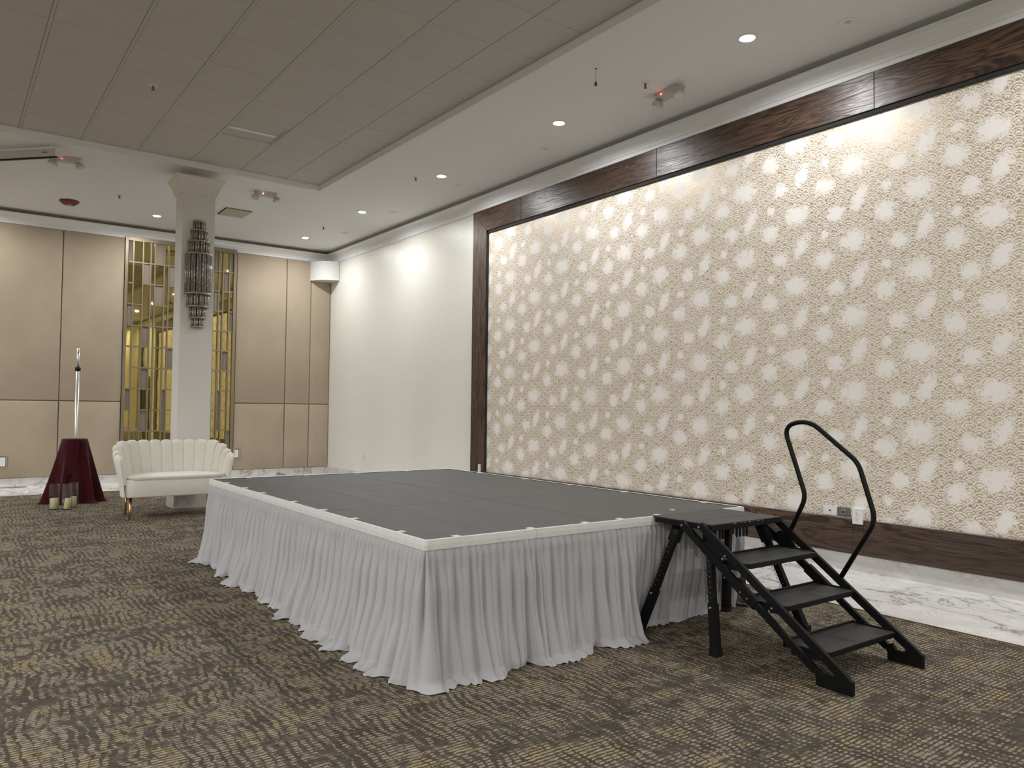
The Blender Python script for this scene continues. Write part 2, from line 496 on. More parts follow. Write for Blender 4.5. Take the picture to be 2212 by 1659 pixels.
# marble border: two rows of long tiles beside the right wall and back wall
def marble_tile(x0, x1, y0, y1):
    g = .0015
    MB().cbox(x0 + g, x1 - g, y0 + g, y1 - g, -.02, .004, .001).build('tile', M_marblef, floor)
SX, SY = 4.712, 12.31
for row, (xa, xb, off) in enumerate(((SX, 5.28, 0.), (5.28, XW, .26))):
    y = 2.522 - off - 1.2 * 4
    while y < SY - .01:
        y2 = min(y + 1.2, SY if row == 0 or True else YW)
        if y2 > -1.0: marble_tile(xa, xb, y, y2)
        y += 1.2
for row, (ya, yb, off) in enumerate(((SY, 12.99, 0.), (12.99, YW, .6))):
    x = XW
    x1 = XW - (.6 if row else 0)
    if row: marble_tile(x1, XW, ya, yb)
    while x1 > -2.5:
        marble_tile(x1 - 1.2, x1, ya, yb); x1 -= 1.2
MB().box(SX - .006, SX, YF, SY, 0, .006).box(XL, SX, SY - .006, SY, 0, .006).build('edging_strip', M_brass, floor)

wr = MB().add([(XW, YF, 0), (XW, YW, 0), (XW, YW, TR + .3), (XW, YF, TR + .3)], [(0, 1, 2, 3)]).build('wall_right', M_cream, recalc=False); struct(wr)
wb = MB().add([(XL, YW, 0), (XW, YW, 0), (XW, YW, TR + .3), (XL, YW, TR + .3)], [(0, 3, 2, 1)]).build('wall_back', simple('back_wall_paint', (.30, .25, .18, 1), .8), recalc=False); struct(wb)
wl = MB().add([(XL, YF, 0), (XL, YW, 0), (XL, YW, TR + .3), (XL, YF, TR + .3)], [(0, 3, 2, 1)]).build('wall_left', M_cream, recalc=False); struct(wl)
wf = MB().add([(XL, YF, 0), (XW, YF, 0), (XW, YF, TR + .3), (XL, YF, TR + .3)], [(0, 1, 2, 3)]).build('wall_front', M_cream, recalc=False); struct(wf)

# ceiling: soffit ring with vertical inner edge, and a tiled tray
TXL, TYF = TX - 14 * .5895 + 1.65, -3.0
ce = MB()
ce.box(TX, XW, YF, YW, SO, SO + .25); ce.box(XL, TX, TY, YW, SO, SO + .25)
ce.box(XL, TX, YF, TYF, SO, SO + .25); ce.box(XL, TXL, TYF, TY, SO, SO + .25)
ceil = ce.build('ceiling', M_soffit); struct(ceil)
MB().box(TXL, TX, TYF, TY, TR + .012, TR + .03).build('tray_backing', M_grid, ceil)
TS = .5895
xg = [3.548 - TS * k for k in range(14) if 3.548 - TS * k > TXL]
yg = [9.220 - TS * k for k in range(22) if 9.220 - TS * k > TYF]
grid = MB()
for x in xg: grid.box(x - .012, x + .012, TYF, TY, TR - .004, TR + .012)
for y in yg: grid.box(TXL, TX, y - .007, y + .007, TR + .001, TR + .012)
grid.build('tile_grid', M_grid, ceil)
xe = [TX] + xg; ye = [TY] + yg
tsrc = MB().cbox(-TS / 2 + .014, TS / 2 - .014, -TS / 2 + .009, TS / 2 - .009, -.001, .012, .003).build('tile', M_tile, ceil)
first = True
for i in range(len(xe) - 1):
    for j in range(len(ye) - 1):
        x0, x1, y0, y1 = xe[i + 1], xe[i], ye[j + 1], ye[j]
        if y1 < 1.2 or x0 < -2.6: continue
        if abs((x0 + x1) / 2 - 2.663) < .2 and abs((y0 + y1) / 2 - 8.336) < .2: continue       # diffuser sits here
        if i == 0 or j == 0:
            MB().cbox(x0 + .014, x1 - (.003 if i == 0 else .014), y0 + .009, y1 - (.003 if j == 0 else .009), TR - .001, TR + .012, .003).build('tile', M_tile, ceil)
        elif first:
            tsrc.location = ((x0 + x1) / 2, (y0 + y1) / 2, TR); first = False
        else:
            o = tsrc.copy(); COL.objects.link(o); o.parent = ceil; o.location = ((x0 + x1) / 2, (y0 + y1) / 2, TR)
# plain tray area beyond the tiles that the frame can see
MB().box(TXL, TX, TYF, yg[-1] if yg[-1] > 1.2 else 1.2, TR, TR + .012).build('tray_panel', M_tile, ceil)

# baseboards
o = MB().cbox(XW - .014, XW + .01, YF, YW, 0, .137, .003).build('baseboard_right', M_marbleb); struct(o)
o = MB().cbox(XL, XW, YW - .022, YW + .01, 0, .130, .003).build('baseboard_back', M_marbleb); struct(o)

# crown moulding along right and back wall, top edge open above (floats under the soffit)
prof = [(0, 3.925), (.014, 3.925), (.014, 3.936), (.020, 3.939), (.020, 3.975), (.026, 3.980), (.030, 4.000), (.0315, 4.0005), (.0315, 4.005), (.036, 4.010),
        (.046, 4.030), (.064, 4.052), (.088, 4.068), (.106, 4.074), (.121, 4.076), (.121, 4.092), (.100, 4.092), (.085, 4.085), (.0, 4.085)]
def crown(name, wallp):
    vs = []; n = len(prof)
    for (q, z) in prof: vs.append((XW - q, YF, z) if wallp == 'r' else (XL, YW - q, z))
    for (q, z) in prof: vs.append((XW - q, YW - q, z))
    o = MB().add(vs, [(i, (i + 1) % n, n + (i + 1) % n, n + i) for i in range(n)]).build(name, M_crown)
    return struct(o)
crown('trim_1', 'r'); crown('trim_2', 'b')

# timber frame round the wallpaper on the right wall (boards), and the wallpaper field
FY0, FY1 = 0.0, 8.777
paper = MB().add([(XW - .004, FY0 + .1, .30), (XW - .004, FY1 - .1, .30), (XW - .004, FY1 - .1, 3.80), (XW - .004, FY0 + .1, 3.80)], [(0, 1, 2, 3)]).build('wallpaper_field', M_paper, wr, recalc=False)
frame = bpy.data.objects.new('trim_3', None); COL.objects.link(frame); frame['kind'] = 'structure'
def board_y(poly, mat):       # poly in (y,z)
    n = len(poly); a, b_ = XW - .034, XW
    c = .003
    cy = sum(q[0] for q in poly) / n; cz = sum(q[1] for q in poly) / n
    inn = []
    for (y, z) in poly:
        dy, dz = (1 if y < cy else -1) * c, (1 if z < cz else -1) * c
        inn.append((y + dy, z + dz))
    vs = [(b_, y, z) for y, z in poly] + [(a + c, y, z) for y, z in poly] + [(a, y, z) for y, z in inn]
    fs = [(i, (i + 1) % n, n + (i + 1) % n, n + i) for i in range(n)] + [(n + i, n + (i + 1) % n, 2 * n + (i + 1) % n, 2 * n + i) for i in range(n)] + [tuple(range(2 * n, 3 * n))]
    MB().add(vs, fs).build('board', mat, frame)
zt, zi, zb0, zb1, wv = 3.930, 3.632, .134, .409, .325
ts = [FY0, 3.114 - 2.287, 3.114, 5.401, 7.69, FY1]
for i in range(5):
    y0, y1 = ts[i] + .001, ts[i + 1] - .001
    if i == 0: poly = [(FY0, zt), (FY0 + wv, zi), (y1, zi), (y1, zt)]
    elif i == 4: poly = [(y0, zt), (y0, zi), (FY1 - wv, zi), (FY1, zt)]
    else: poly = [(y0, zt), (y0, zi), (y1, zi), (y1, zt)]
    board_y(poly, M_oaky)
board_y([(FY1, zt), (FY1 - wv, zi), (FY1 - wv, zb0), (FY1, zb0)], M_oakz)
board_y([(FY0, zt), (FY0 + wv, zi), (FY0 + wv, zb0), (FY0, zb0)], M_oakz)
bs = [FY0 + wv + .001, 1.02, 3.212, 3.304, 5.60, FY1 - wv - .001]
for i in range(5):
    y0, y1 = bs[i] + (.001 if i != 3 else 0), bs[i + 1] - (.001 if i != 1 else 0)
    z1 = .372 if i == 2 else zb1
    board_y([(y0, z1), (y0, zb0), (y1, zb0), (y1, z1)], M_oaky)
MB().box(XW - .022, XW, FY0 + wv, FY1 - wv, zi - .034, zi).build('dark_bead', M_dark, frame)  # thin dark trim lip along the inner edge of the boards
MB().box(XW - .022, XW, FY1 - wv - .022, FY1 - wv, zb1, zi).build('dark_bead', M_dark, frame)
MB().box(XW - .022, XW, FY0 + wv, FY0 + wv + .022, zb1, zi).build('dark_bead', M_dark, frame)

# upholstered wall panels on the back wall
def pad(x0, x1, z0, z1, notch=None):
    nx, nz = 14, 14; r = .012; th = .032
    g = .0035
    x0 += g; x1 -= g; z0 += g; z1 -= g
    def ramp(n, a, b_):
        inner = np.linspace(a + r, b_ - r, 4)
        e = [a, a + r * .12, a + r * .4, a + r * .7]
        return np.array(e + list(inner) + [b_ - r * .7, b_ - r * .4, b_ - r * .12, b_])
    xs, zs = ramp(0, x0, x1), ramp(0, z0, z1)
    P = np.zeros((len(zs), len(xs), 3))
    for i, z in enumerate(zs):
        for j, x in enumerate(xs):
            e = min(x - x0, x1 - x, z - z0, z1 - z)
            t = min(1., e / r)
            P[i, j] = (x, YW - .004 - th * math.sqrt(max(0., 1 - (1 - t) ** 2)), z)
    MB().grid(P, smooth=True).build('panel', M_panel, wb)
px = [-3.735, -2.87, -2.005, -1.14, -.275, .59, 1.454, 2.319]
for i in range(len(px) - 1):
    pad(px[i], px[i + 1], 1.292, 3.94)
    pad(px[i], px[i + 1], .128, 1.292)
for a, b_ in ((4.092, 4.995), (4.995, 5.458), (5.458, XW - .006)):
    pad(a, b_, 1.292, 3.94); pad(a, b_, .128, 1.292)

# lattice screen over gold mirror (built into the back wall)
lat = thing('mirror_screen', (3.2, YW, .14), 'tall gold tinted mirror behind bronze lattice with taupe infill squares, behind the column', 'wall mirror')
MB().prism([(2.33, YW - .024), (4.08, YW - .0118), (4.08, YW - .001), (2.33, YW - .001)], 'z', .14, 3.94).build('mirror', M_mirror, lat)
fy0, fy1 = YW - .052, YW - .012
MB().cbox(2.320, 2.366, fy0, fy1, .14, 3.965, .003).build('side_rail', M_bronze, lat)
MB().cbox(4.040, 4.090, fy0, fy1, .14, 3.965, .003).build('side_rail', M_bronze, lat)
MB().cbox(2.366, 4.040, fy0, fy1, 3.900, 3.965, .003).build('top_rail', M_bronze, lat)
MB().cbox(2.366, 4.040, fy0, fy1, .14, .185, .003).build('bottom_rail', M_bronze, lat)
vx = [2.366, 2.444, 2.587, 2.705, 2.769, 2.913, 2.982, 3.093, 3.16, 3.30, 3.42, 3.49, 3.63, 3.70, 3.798, 3.865, 3.973, 4.042]
dz = .3425
hz = [3.901 - dz * i for i in range(12)]; hz[-1] = .185
bh = .011
for x in vx[1:-1]:
    MB().box(x - .0105, x + .0105, fy0 + .004, fy1, .185, 3.900).build('upright_bar', M_bronze, lat)
# per column: lines omitted (row line numbers) and infilled cells (row numbers)
omit = {0: {6}, 1: {2, 8}, 2: {3}, 3: {3, 5, 8}, 4: {7}, 5: {2, 8}, 6: {3}, 7: {5}, 8: {2, 7}, 9: {4}, 10: {3, 8}, 11: {6}, 12: {2, 7}, 13: {7}, 14: {2, 8}, 15: {3}, 16: {5, 8}}
fill = {0: {0, 3, 7}, 2: {1, 4, 6, 8}, 4: {0, 2}, 5: {7, 8}, 6: {1, 5}, 8: {2, 5}, 9: {1, 7}, 11: {3, 8}, 12: {5}, 13: {0, 2}, 14: {7, 8}, 15: {1, 5}, 16: {0, 3, 9}}
for ci in range(17):
    x0, x1 = vx[ci] + .0105, vx[ci + 1] - .0105
    for li in range(1, 11):
        if li in omit.get(ci, ()): continue
        MB().box(x0, x1, fy0 + .004, fy1, hz[li] - bh, hz[li] + bh).build('cross_bar', M_bronze, lat)
    for ri in fill.get(ci, ()):
        z1 = hz[ri] - (bh if ri else 0); z0 = hz[ri + 1] + (bh if (ri + 1) not in omit.get(ci, ()) else -bh)
        MB().box(x0, x1, fy0 + .022, fy1, z0, z1).build('infill_square', M_taupe, lat)

# ------------------------------------------------------------------ downlights
def downlight(x, y, label, grp='lit recessed downlights', W=LIGHT_W):
    t = thing('downlight', (x, y, SO), label, 'ceiling light', grp)
    MB().lathe(x, y, [(.052, SO + .012), (.052, SO - .004), (.074, SO - .006), (.080, SO - .001), (.080, SO + .001), (.056, SO + .012)], 28).build('trim_ring', M_white, t)
    MB().lathe(x, y, [(0, SO - .0055), (.051, SO - .0055), (.051, SO - .002), (0, SO - .002)], 28).build('lens', M_lens, t)
    L = bpy.data.lights.new('lamp', 'AREA'); L.shape = 'DISK'; L.size = .10; L.energy = W; L.color = LIGHT_COL; L.spread = math.radians(168)
    lo = bpy.data.objects.new('lamp', L); COL.objects.link(lo); lo.parent = t; lo.location = (0, 0, -.008)
    return t
lab = ['brightest lit recessed downlight nearest the camera, top right above the wallpaper',
       'lit recessed downlight second from the camera, left of the emergency light with red dot',
       'lit recessed downlight third from the camera, above the left corner of the timber frame',
       'lit recessed downlight fourth from the camera, over the cream wall',
       'lit recessed downlight farthest away, near the corner of the crown moulding']
ys = [3.664, 5.935, 8.217, 10.477, 12.708]
for y, l in zip(ys, lab): downlight(4.955, y, l)
downlight(2.585, 12.70, 'lit recessed downlight left of the column, above the gold mirror screen')
for k, (x, y) in enumerate([(.24, 12.7), (-2.1, 12.7), (-4.45, 12.7), (4.955, 1.39), (4.955, -.88), (4.955, -3.15), (4.955, -5.4), (1.2, -5.2), (-2.4, -5.2), (-6.0, -5.2), (-3.2, 9.9), (-3.2, 7.2), (-3.2, 4.4), (-3.2, 1.6), (-3.2, -1.2), (-6.6, 8.5), (-6.6, 4.4), (-6.6, .5)]):  # rows continued out of view, plus stronger fill lamps added left and behind
    downlight(x, y, 'lit recessed downlight outside the frame, one of the continued rows and added fill lights', 'lit recessed downlights outside the frame', LIGHT_W if (x > 4 or y > 12) else (100. if y < -4 else LIGHT_FILL))

def small_round(x, y, label):
    t = thing('ceiling_disc', (x, y, SO), label, 'unlit spotlight', 'small unlit round fixtures in a row beside the crown moulding')
    MB().lathe(x, y, [(.040, SO), (.066, SO), (.066, SO - .004), (.060, SO - .006), (.044, SO - .004), (.040, SO - .001)], 24).build('trim_ring', M_soffit, t)
    MB().lathe(x, y, [(0, SO - .0030), (.022, SO - .0030), (.026, SO - .0015), (.026, SO), (.0, SO)], 16).build('insert', M_whitegrey, t)
for y, l in ((3.055, 'small unlit white ceiling disc right of the brightest downlight'), (6.62, 'small unlit white ceiling disc below the second downlight from the camera'),
             (8.424, 'small unlit white ceiling disc right of the third downlight from the camera'), (10.2, 'small unlit white ceiling disc beside the fourth downlight, over the cream wall'),
             (11.93, 'small unlit white ceiling disc farthest away, by the crown moulding corner')):
    small_round(5.335, y, l)

def sprinkler(x, y, z, label):
    t = thing('sprinkler', (x, y, z), label, 'sprinkler', 'ceiling sprinkler heads')
    MB().lathe(x, y, [(.0, z), (.040, z), (.038, z - .004), (.022, z - .006), (.010, z - .004), (0, z - .004)], 18).build('escutcheon', M_white, t)
    s = MB().lathe(x, y, [(.0, z), (.009, z - .001), (.009, z - .022), (.004, z - .026), (.004, z - .040), (0, z - .040)], 10)
    s.bar((x - .012, y, z - .012), (x - .006, y, z - .038), .003, .005); s.bar((x + .012, y, z - .012), (x + .006, y, z - .038), .003, .005)
    s.build('nozzle', M_greyplate, t)
    MB().lathe(x, y, [(0, z - .040), (.017, z - .040), (.017, z - .043), (0, z - .043)], 12).build('deflector', M_greyplate, t)
sprinkler(4.943, 4.732, SO, 'round sprinkler head between the hanging wire and the nearest emergency light')
sprinkler(4.726, 8.462, SO, 'sprinkler head just left of the third downlight from the camera')
sprinkler(4.883, 11.744, SO, 'sprinkler head above the farthest downlight, near the corner')
sprinkler(1.912, 11.789, SO, 'sprinkler head between the red alarm and the column')
sprinkler(1.509, 7.716, TR, 'sprinkler head poking through a ceiling tile at upper left')

# hanging wire with small dark plug
t = thing('hanging_wire', (4.395, 4.783, SO), 'thin wire hanging from the soffit with a dark green plug at its end', 'wire')
MB().lathe(4.395, 4.783, [(0, SO), (.009, SO), (.009, SO - .004), (0, SO - .004)], 10).build('grommet', M_dark, t)
MB().tube([(4.395, 4.783, SO), (4.398, 4.783, SO - .04), (4.392, 4.783, SO - .09), (4.389, 4.783, SO - .125)], .0016, 6).build('wire', M_greyplate, t)
MB().cbox(4.386, 4.404, 4.776, 4.790, SO - .150, SO - .124, .003).bar((4.398, 4.783, SO - .126), (4.403, 4.783, SO - .112), .008, .008).build('plug', simple('dark_green', (.012, .03, .028, 1), .5), t)

# emergency lights
def emergency(cx, cy, ang, label, led):
    t = thing('emergency_light', (cx, cy, SO), label, 'emergency light', 'white twin head emergency lights on the soffit')
    ca, sa = math.cos(ang), math.sin(ang)
    def tf(x, y, z): return (cx + x * ca - y * sa, cy + x * sa + y * ca, SO + z)
    def add(mb): mb.v = [tf(*v) for v in mb.v]; return mb
    add(MB().cbox(-.135, .135, -.058, .058, -.052, 0, .008).cbox(-.142, .142, -.064, .064, -.010, 0, .003)).build('housing', M_whitegrey, t)
    for s in (-1, 1):
        hm = MB()
        pr = [(0, .0), (.022, .001), (.040, .012), (.050, .030), (.053, .056), (.048, .060), (0, .060)]
        n = 18
        ax = Vector((s * .30, -.12, -.95)).normalized(); up = Vector((0, 0, 1)); u = ax.cross(up).normalized(); w_ = ax.cross(u)
        c0 = Vector((s * .128, -.016, -.050)); vs = []; fs = []
        for r_, h_ in pr:
            for i in range(n):
                a = 2 * PI * i / n; q = c0 + ax * h_ + (u * math.cos(a) + w_ * math.sin(a)) * r_; vs.append(q[:])
        for j in range(len(pr) - 1):
            for i in range(n): fs.append((j * n + i, j * n + (i + 1) % n, (j + 1) * n + (i + 1) % n, (j + 1) * n + i))
        hm.add(vs, fs, True); h = add(hm).build('lamp_head', M_whitegrey, t)
        lm = MB().tube([c0 + ax * .0595, c0 + ax * .0615], .043, 18)
        add(lm).build('lens', M_glasspanel, h)
        add(MB().tube([Vector((s * .115, -.01, -.045)), c0 + ax * .012], .012, 10)).build('swivel', M_whitegrey, t)
    add(MB().lathe(-.05, -.060, [(0, -.036), (.005, -.036), (.005, -.026), (0, -.026)], 10)).build('indicator', led, t)
    return t
emergency(5.225, 4.70, -PI / 2 - .12 + PI * 0, 'twin head emergency light with red dot beside the nearest crown moulding, right', M_led)
emergency(3.474, 10.36, -.12, 'twin head emergency light right of the column capital', M_ledw)
emergency(1.114, 10.38, -.12, 'twin head emergency light with glowing red dot at the end of the projector screen case', M_led)

# red alarm disc
t = thing('alarm_sounder', (1.397, 12.573, SO), 'dark red round fire alarm on the soffit at left', 'fire alarm')
MB().lathe(1.397, 12.573, [(0, SO), (.125, SO), (.125, SO - .018), (.110, SO - .032), (.075, SO - .058), (.06, SO - .062), (0, SO - .062)], 28).build('body', M_red, t)
MB().cbox(1.372, 1.422, 12.535, 12.575, SO - .068, SO - .060, .003).build('strobe', M_whitegrey, t)

# ceiling air vent in the soffit (square diffuser) right of the column
t = thing('air_vent', (3.47, 11.70, SO), 'square recessed ceiling air vent right of the column, yellowish inner panel', 'air vent')
v0 = (3.235, 3.69, 11.43, 11.98)
fr = MB()
a = .028
fr.box(v0[0], v0[1], v0[2], v0[2] + a, SO - .008, SO + .001).box(v0[0], v0[1], v0[3] - a, v0[3], SO - .008, SO + .001)
fr.box(v0[0], v0[0] + a, v0[2] + a, v0[3] - a, SO - .008, SO + .001).box(v0[1] - a, v0[1], v0[2] + a, v0[3] - a, SO - .008, SO + .001)
fr.build('frame', M_soffit, t)
MB().box(v0[0] + a, v0[1] - a, v0[2] + a, v0[3] - a, SO - .003, SO - .001).build('shadow_gap', M_dark, t)
MB().cbox(v0[0] + .045, v0[1] - .045, v0[2] + .045, v0[3] - .045, SO - .022, SO - .010, .004).build('centre_panel', simple('yellowed_panel', (.44, .41, .33, 1), .6), t)

# troffer style diffuser in the tiled tray
t = thing('slot_diffuser', (2.665, 8.33, TR), 'white slot air diffuser set in the tile grid, left of centre ceiling', 'air diffuser')
d0 = (2.383, 2.944, 8.050, 8.622)
MB().box(*d0[:2], d0[2], d0[3], TR + .16, TR + .17).build('backing', M_tile, t)
dm = MB()
ya, yb = d0[2], d0[3]
dm.prism([(ya, TR), (ya + .07, TR + .004), (ya + .12, TR + .05), (ya + .11, TR + .055), (ya, TR + .012)], 'x', d0[0], d0[1])
dm.box(d0[0], d0[0] + .012, ya + .07, yb, TR, TR + .12).box(d0[1] - .012, d0[1], ya + .07, yb, TR, TR + .12).box(d0[0], d0[1], yb - .006, yb, TR + .02, TR + .12)
dm.build('housing', M_tile, t)
MB().box(d0[0], d0[1], ya + .05, yb, TR + .085, TR + .095).build('slot_back', M_whitegrey, t)
MB().prism([(ya + .285, TR + .004), (ya + .300, TR + .002), (yb - .004, TR + .040), (yb - .004, TR + .048), (ya + .290, TR + .014)], 'x', d0[0] + .012, d0[1] - .045).build('vane', M_crown, t)

# projector screen case
A = Vector((.965, 9.90, 4.02)); D = (Vector((.46, 10.44, 4.02)) - A).normalized()
t = thing('projector_screen_case', tuple(A), 'long white roll-up projector screen case hung under the ceiling at far left', 'projector screen')
Nn = Vector((-D.y, D.x, 0)); Nn = Nn if Nn.y > 0 else -Nn
Nn = -Nn
def sc(a_, s_, z_): return A + D * a_ + Nn * s_ + Vector((0, 0, z_))
pr = [(.0, .0), (.0, .075), (-.02, .09), (-.07, .09), (-.085, .07), (-.085, .0)]
Ls = 3.0; n = len(pr)
vs = [sc(.02, s_, z_) for s_, z_ in pr] + [sc(Ls, s_, z_) for s_, z_ in pr]
MB().add(vs, [tuple(range(n)), tuple(range(n, 2 * n))] + [(i, (i + 1) % n, n + (i + 1) % n, n + i) for i in range(n)]).build('case', M_whitegrey, t)
vs = [sc(-.005, s_ * 1.08 + .004, z_ * 1.06 - .004) for s_, z_ in pr] + [sc(.02, s_ * 1.08 + .004, z_ * 1.06 - .004) for s_, z_ in pr]
MB().add(vs, [tuple(range(n)), tuple(range(n, 2 * n))] + [(i, (i + 1) % n, n + (i + 1) % n, n + i) for i in range(n)]).build('end_cap', M_white, t)
MB().bar(sc(.01, -.02, -.008), sc(Ls, -.02, -.008), .02, .016).build('weight_bar', M_blackp, t)
lb = MB()
for k, (a_, h_) in enumerate(((.13, .014), (.141, .014), (.152, .010), (.163, .014), (.176, .014), (.187, .014))):
    lb.bar(sc(a_, .0015, .040), sc(a_, .0015, .040 + h_), .006, .003)
lb.build('badge', M_blackp, t, label='small dark lettering badge')
MB().bar(sc(.10, -.04, .09), sc(.10, -.04, .13), .03, .02).bar(sc(2.6, -.04, .09), sc(2.6, -.04, .13), .03, .02).build('hanger', M_white, t)

# ------------------------------------------------------------------ column
cx0, cx1, cy0, cy1 = 2.298, 2.685, 9.886, 10.206
t = thing('column', (2.49, 10.05, 0), 'square white column with flared capital and marble foot behind the sofa', 'column')
MB().cbox(cx0, cx1, cy0, cy1, .20, 4.044, .004).build('shaft', M_column, t)
MB().box(cx0 + .09, cx1 - .09, cy1 - .07, cy1 - .01, 4.03, SO).build('neck', M_column, t)
MB().cbox(cx0 - .022, cx1 + .022, cy0 - .022, cy1 + .022, 0, .20, .003).build('marble_foot', M_marbleb, t)
cp = [(.0, 3.845), (.014, 3.845), (.014, 3.852), (.022, 3.866), (.026, 3.890), (.030, 3.894), (.034, 3.896), (.040, 3.925), (.052, 3.962), (.070, 3.998), (.090, 4.022), (.092, 4.030), (.092, 4.046), (-.02, 4.046)]
vs = []
for q, z in cp: vs += [(cx0 - q, cy0 - q, z), (cx1 + q, cy0 - q, z), (cx1 + q, cy1 + q, z), (cx0 - q, cy1 + q, z)]
fs = []
for i in range(len(cp) - 1):
    for k in range(4): fs.append((i * 4 + k, i * 4 + (k + 1) % 4, (i + 1) * 4 + (k + 1) % 4, (i + 1) * 4 + k))
MB().add(vs, fs).build('capital', M_column, t)

# sconce: seven stacked half drums of rods
sx, sy = 2.500, cy0
t = thing('wall_sconce', (sx, sy, 2.2), 'tall tiered crystal rod wall sconce, unlit, on the front of the column', 'wall lamp')
tiers = [(3.395, 3.503, .066), (3.258, 3.393, .092), (3.103, 3.256, .120), (2.612, 3.100, .148), (2.455, 2.610, .120), (2.316, 2.453, .088), (2.207, 2.314, .063)]
for z0, z1, r_ in tiers:
    k = max(7, int(PI * r_ / .030))
    ti = thing_dummy = MB().lathe(sx, sy, [(r_ * .72, z0 + .004), (r_ * .72, z1 - .004)], 16, a0=PI, a1=2 * PI).build('tier_core', simple('tier_core_dark', (.10, .09, .08, 1), .5, metal=.6), t)
    rods = MB()
    for i in range(k + 1):
        a = PI + PI * i / k
        rods.tube([(sx + r_ * math.cos(a), sy + r_ * math.sin(a), z0 + .003), (sx + r_ * math.cos(a), sy + r_ * math.sin(a), z1 - .003)], .0098, 8)
    rods.build('rod', M_crystal, ti, kind='stuff')
    st = MB()
    for i in range(0, k + 1, 2):
        a = PI + PI * (i + .5) / k; rr = r_ + .005
        st.bar((sx + rr * math.cos(a), sy + rr * math.sin(a), z0), (sx + rr * math.cos(a), sy + rr * math.sin(a), z1), .004, .004)
    st.build('strut', M_nickel, ti, kind='stuff')
    for zz in ((z1,) if z0 > 2.7 else (z0,)) if not (z0 < 2.62 and z1 > 3.) else (z0, z1):
        MB().lathe(sx, sy, [(0, zz - .009), (r_ + .011, zz - .009), (r_ + .012, zz), (r_ + .011, zz + .009), (0, zz + .009)], 24, a0=PI, a1=2 * PI).build('ring', M_nickel, t)

# ------------------------------------------------------------------ corner speaker
t = thing('corner_speaker', (5.64, 13.47, 3.58), 'white curved-front loudspeaker box fitted in the room corner under the crown', 'speaker')
c0 = Vector((5.426, YW - .036)); c1 = Vector((XW - .004, 13.262))
mid = (c0 + c1) / 2 + Vector((-.065, -.065)) * .9
arc = []
for i in range(17):
    s = i / 16.
    arc.append((1 - s) ** 2 * c0 + 2 * s * (1 - s) * (mid * 1.0 + (mid - (c0 + c1) / 2)) + s * s * c1)
poly = [tuple(q) for q in arc] + [(XW - .004, YW - .036)]
def sc_poly(poly, k):
    cx_ = sum(q[0] for q in poly) / len(poly); cy_ = sum(q[1] for q in poly) / len(poly)
    return [(cx_ + (q[0] - cx_) * k, cy_ + (q[1] - cy_) * k) for q in poly]
MB().prism(sc_poly(poly, .985), 'z', 3.592, 3.918).build('grille', simple('grille_cloth', (.60, .61, .58, 1), .7, var=.03, nscale=60, bmp=.3, bscale=700), t)
MB().prism(poly, 'z', 3.905, 3.922).build('top_rim', M_white, t)
MB().prism(poly, 'z', 3.578, 3.597).build('bottom_rim', M_white, t)
MB().tube([(5.74, 13.55, 3.92), (5.735, 13.56, 3.96), (5.72, 13.575, 3.985)], .0045, 8).build('cable', M_blackp, t)

# ------------------------------------------------------------------ outlets
def outlet_right(y0, y1, z0, z1, label, kind):
    t = thing('wall_plate', (XW - .01, (y0 + y1) / 2, z0), label, 'wall socket')
    x = XW - (.044 if kind == 'duplex' else .013)
    mat = M_greyplate if kind == 'grey' else M_white
    MB().cbox(x, XW - .003, y0, y1, z0, z1, .003).build('cover', mat, t)
    cy, cz = (y0 + y1) / 2, (z0 + z1) / 2
    if kind == 'blank':
        MB().cbox(x - .003, x + .001, cy - .008, cy + .008, cz - .005, cz + .005, .001).build('port', M_dark, t)
    if kind == 'grey':
        MB().cbox(x - .007, x + .001, cy - .020, cy + .020, cz - .017, cz + .017, .002).build('jack', M_steel, t)
        MB().tube([(x - .010, cy, cz), (x - .002, cy, cz)], .010, 14).build('jack_hole', M_dark, t)
        for s in (-1, 1): MB().tube([(x - .003, cy + s * .046, cz), (x, cy + s * .046, cz)], .003, 8).build('screw', M_steel, t)
    if kind == 'duplex':
        for s, zz in ((0, cz + .022), (1, cz - .022)):
            f = MB().tube([(x - .003, cy + .002, zz), (x, cy + .002, zz)], .017, 18).build('socket_face', M_white, t)
            h = MB().box(x - .004, x - .002, cy + .006, cy + .009, zz - .001, zz + .009).box(x - .004, x - .002, cy - .007, cy - .004, zz, zz + .008)
            h.tube([(x - .004, cy + .001, zz - .009), (x - .002, cy + .001, zz - .009)], .003, 8)
            h.build('slot', M_dark, f)
        MB().cbox(x - .001, x + .002, cy - .008, cy + .010, cz + .046, cz + .049, .0005).build('print_line', M_whitegrey, t)
    return t
outlet_right(3.446, 3.566, .415, .493, 'white blank socket plate with small slot above the timber skirting, left of grey plate', 'blank')
outlet_right(3.334, 3.442, .418, .490, 'grey metal plate with round jack between two white socket plates', 'grey')
outlet_right(3.216, 3.298, .374, .497, 'white double power socket notched into the dark timber board', 'duplex')
def outlet_small(name, x0, x1, y0, y1, z0, z1, label):
    t = thing('wall_socket', ((x0 + x1) / 2, (y0 + y1) / 2, z0), label, 'wall socket')
    MB().cbox(x0, x1, y0, y1, z0, z1, .002).build('cover', M_white, t)
    return t
t = outlet_small('', XW - .010, XW - .001, 12.09, 12.16, .36, .47, 'white socket low on the cream wall behind the stage')
MB().cbox(XW - .013, XW - .009, 12.112, 12.138, .385, .445, .001).build('socket_face', M_whitegrey, t)
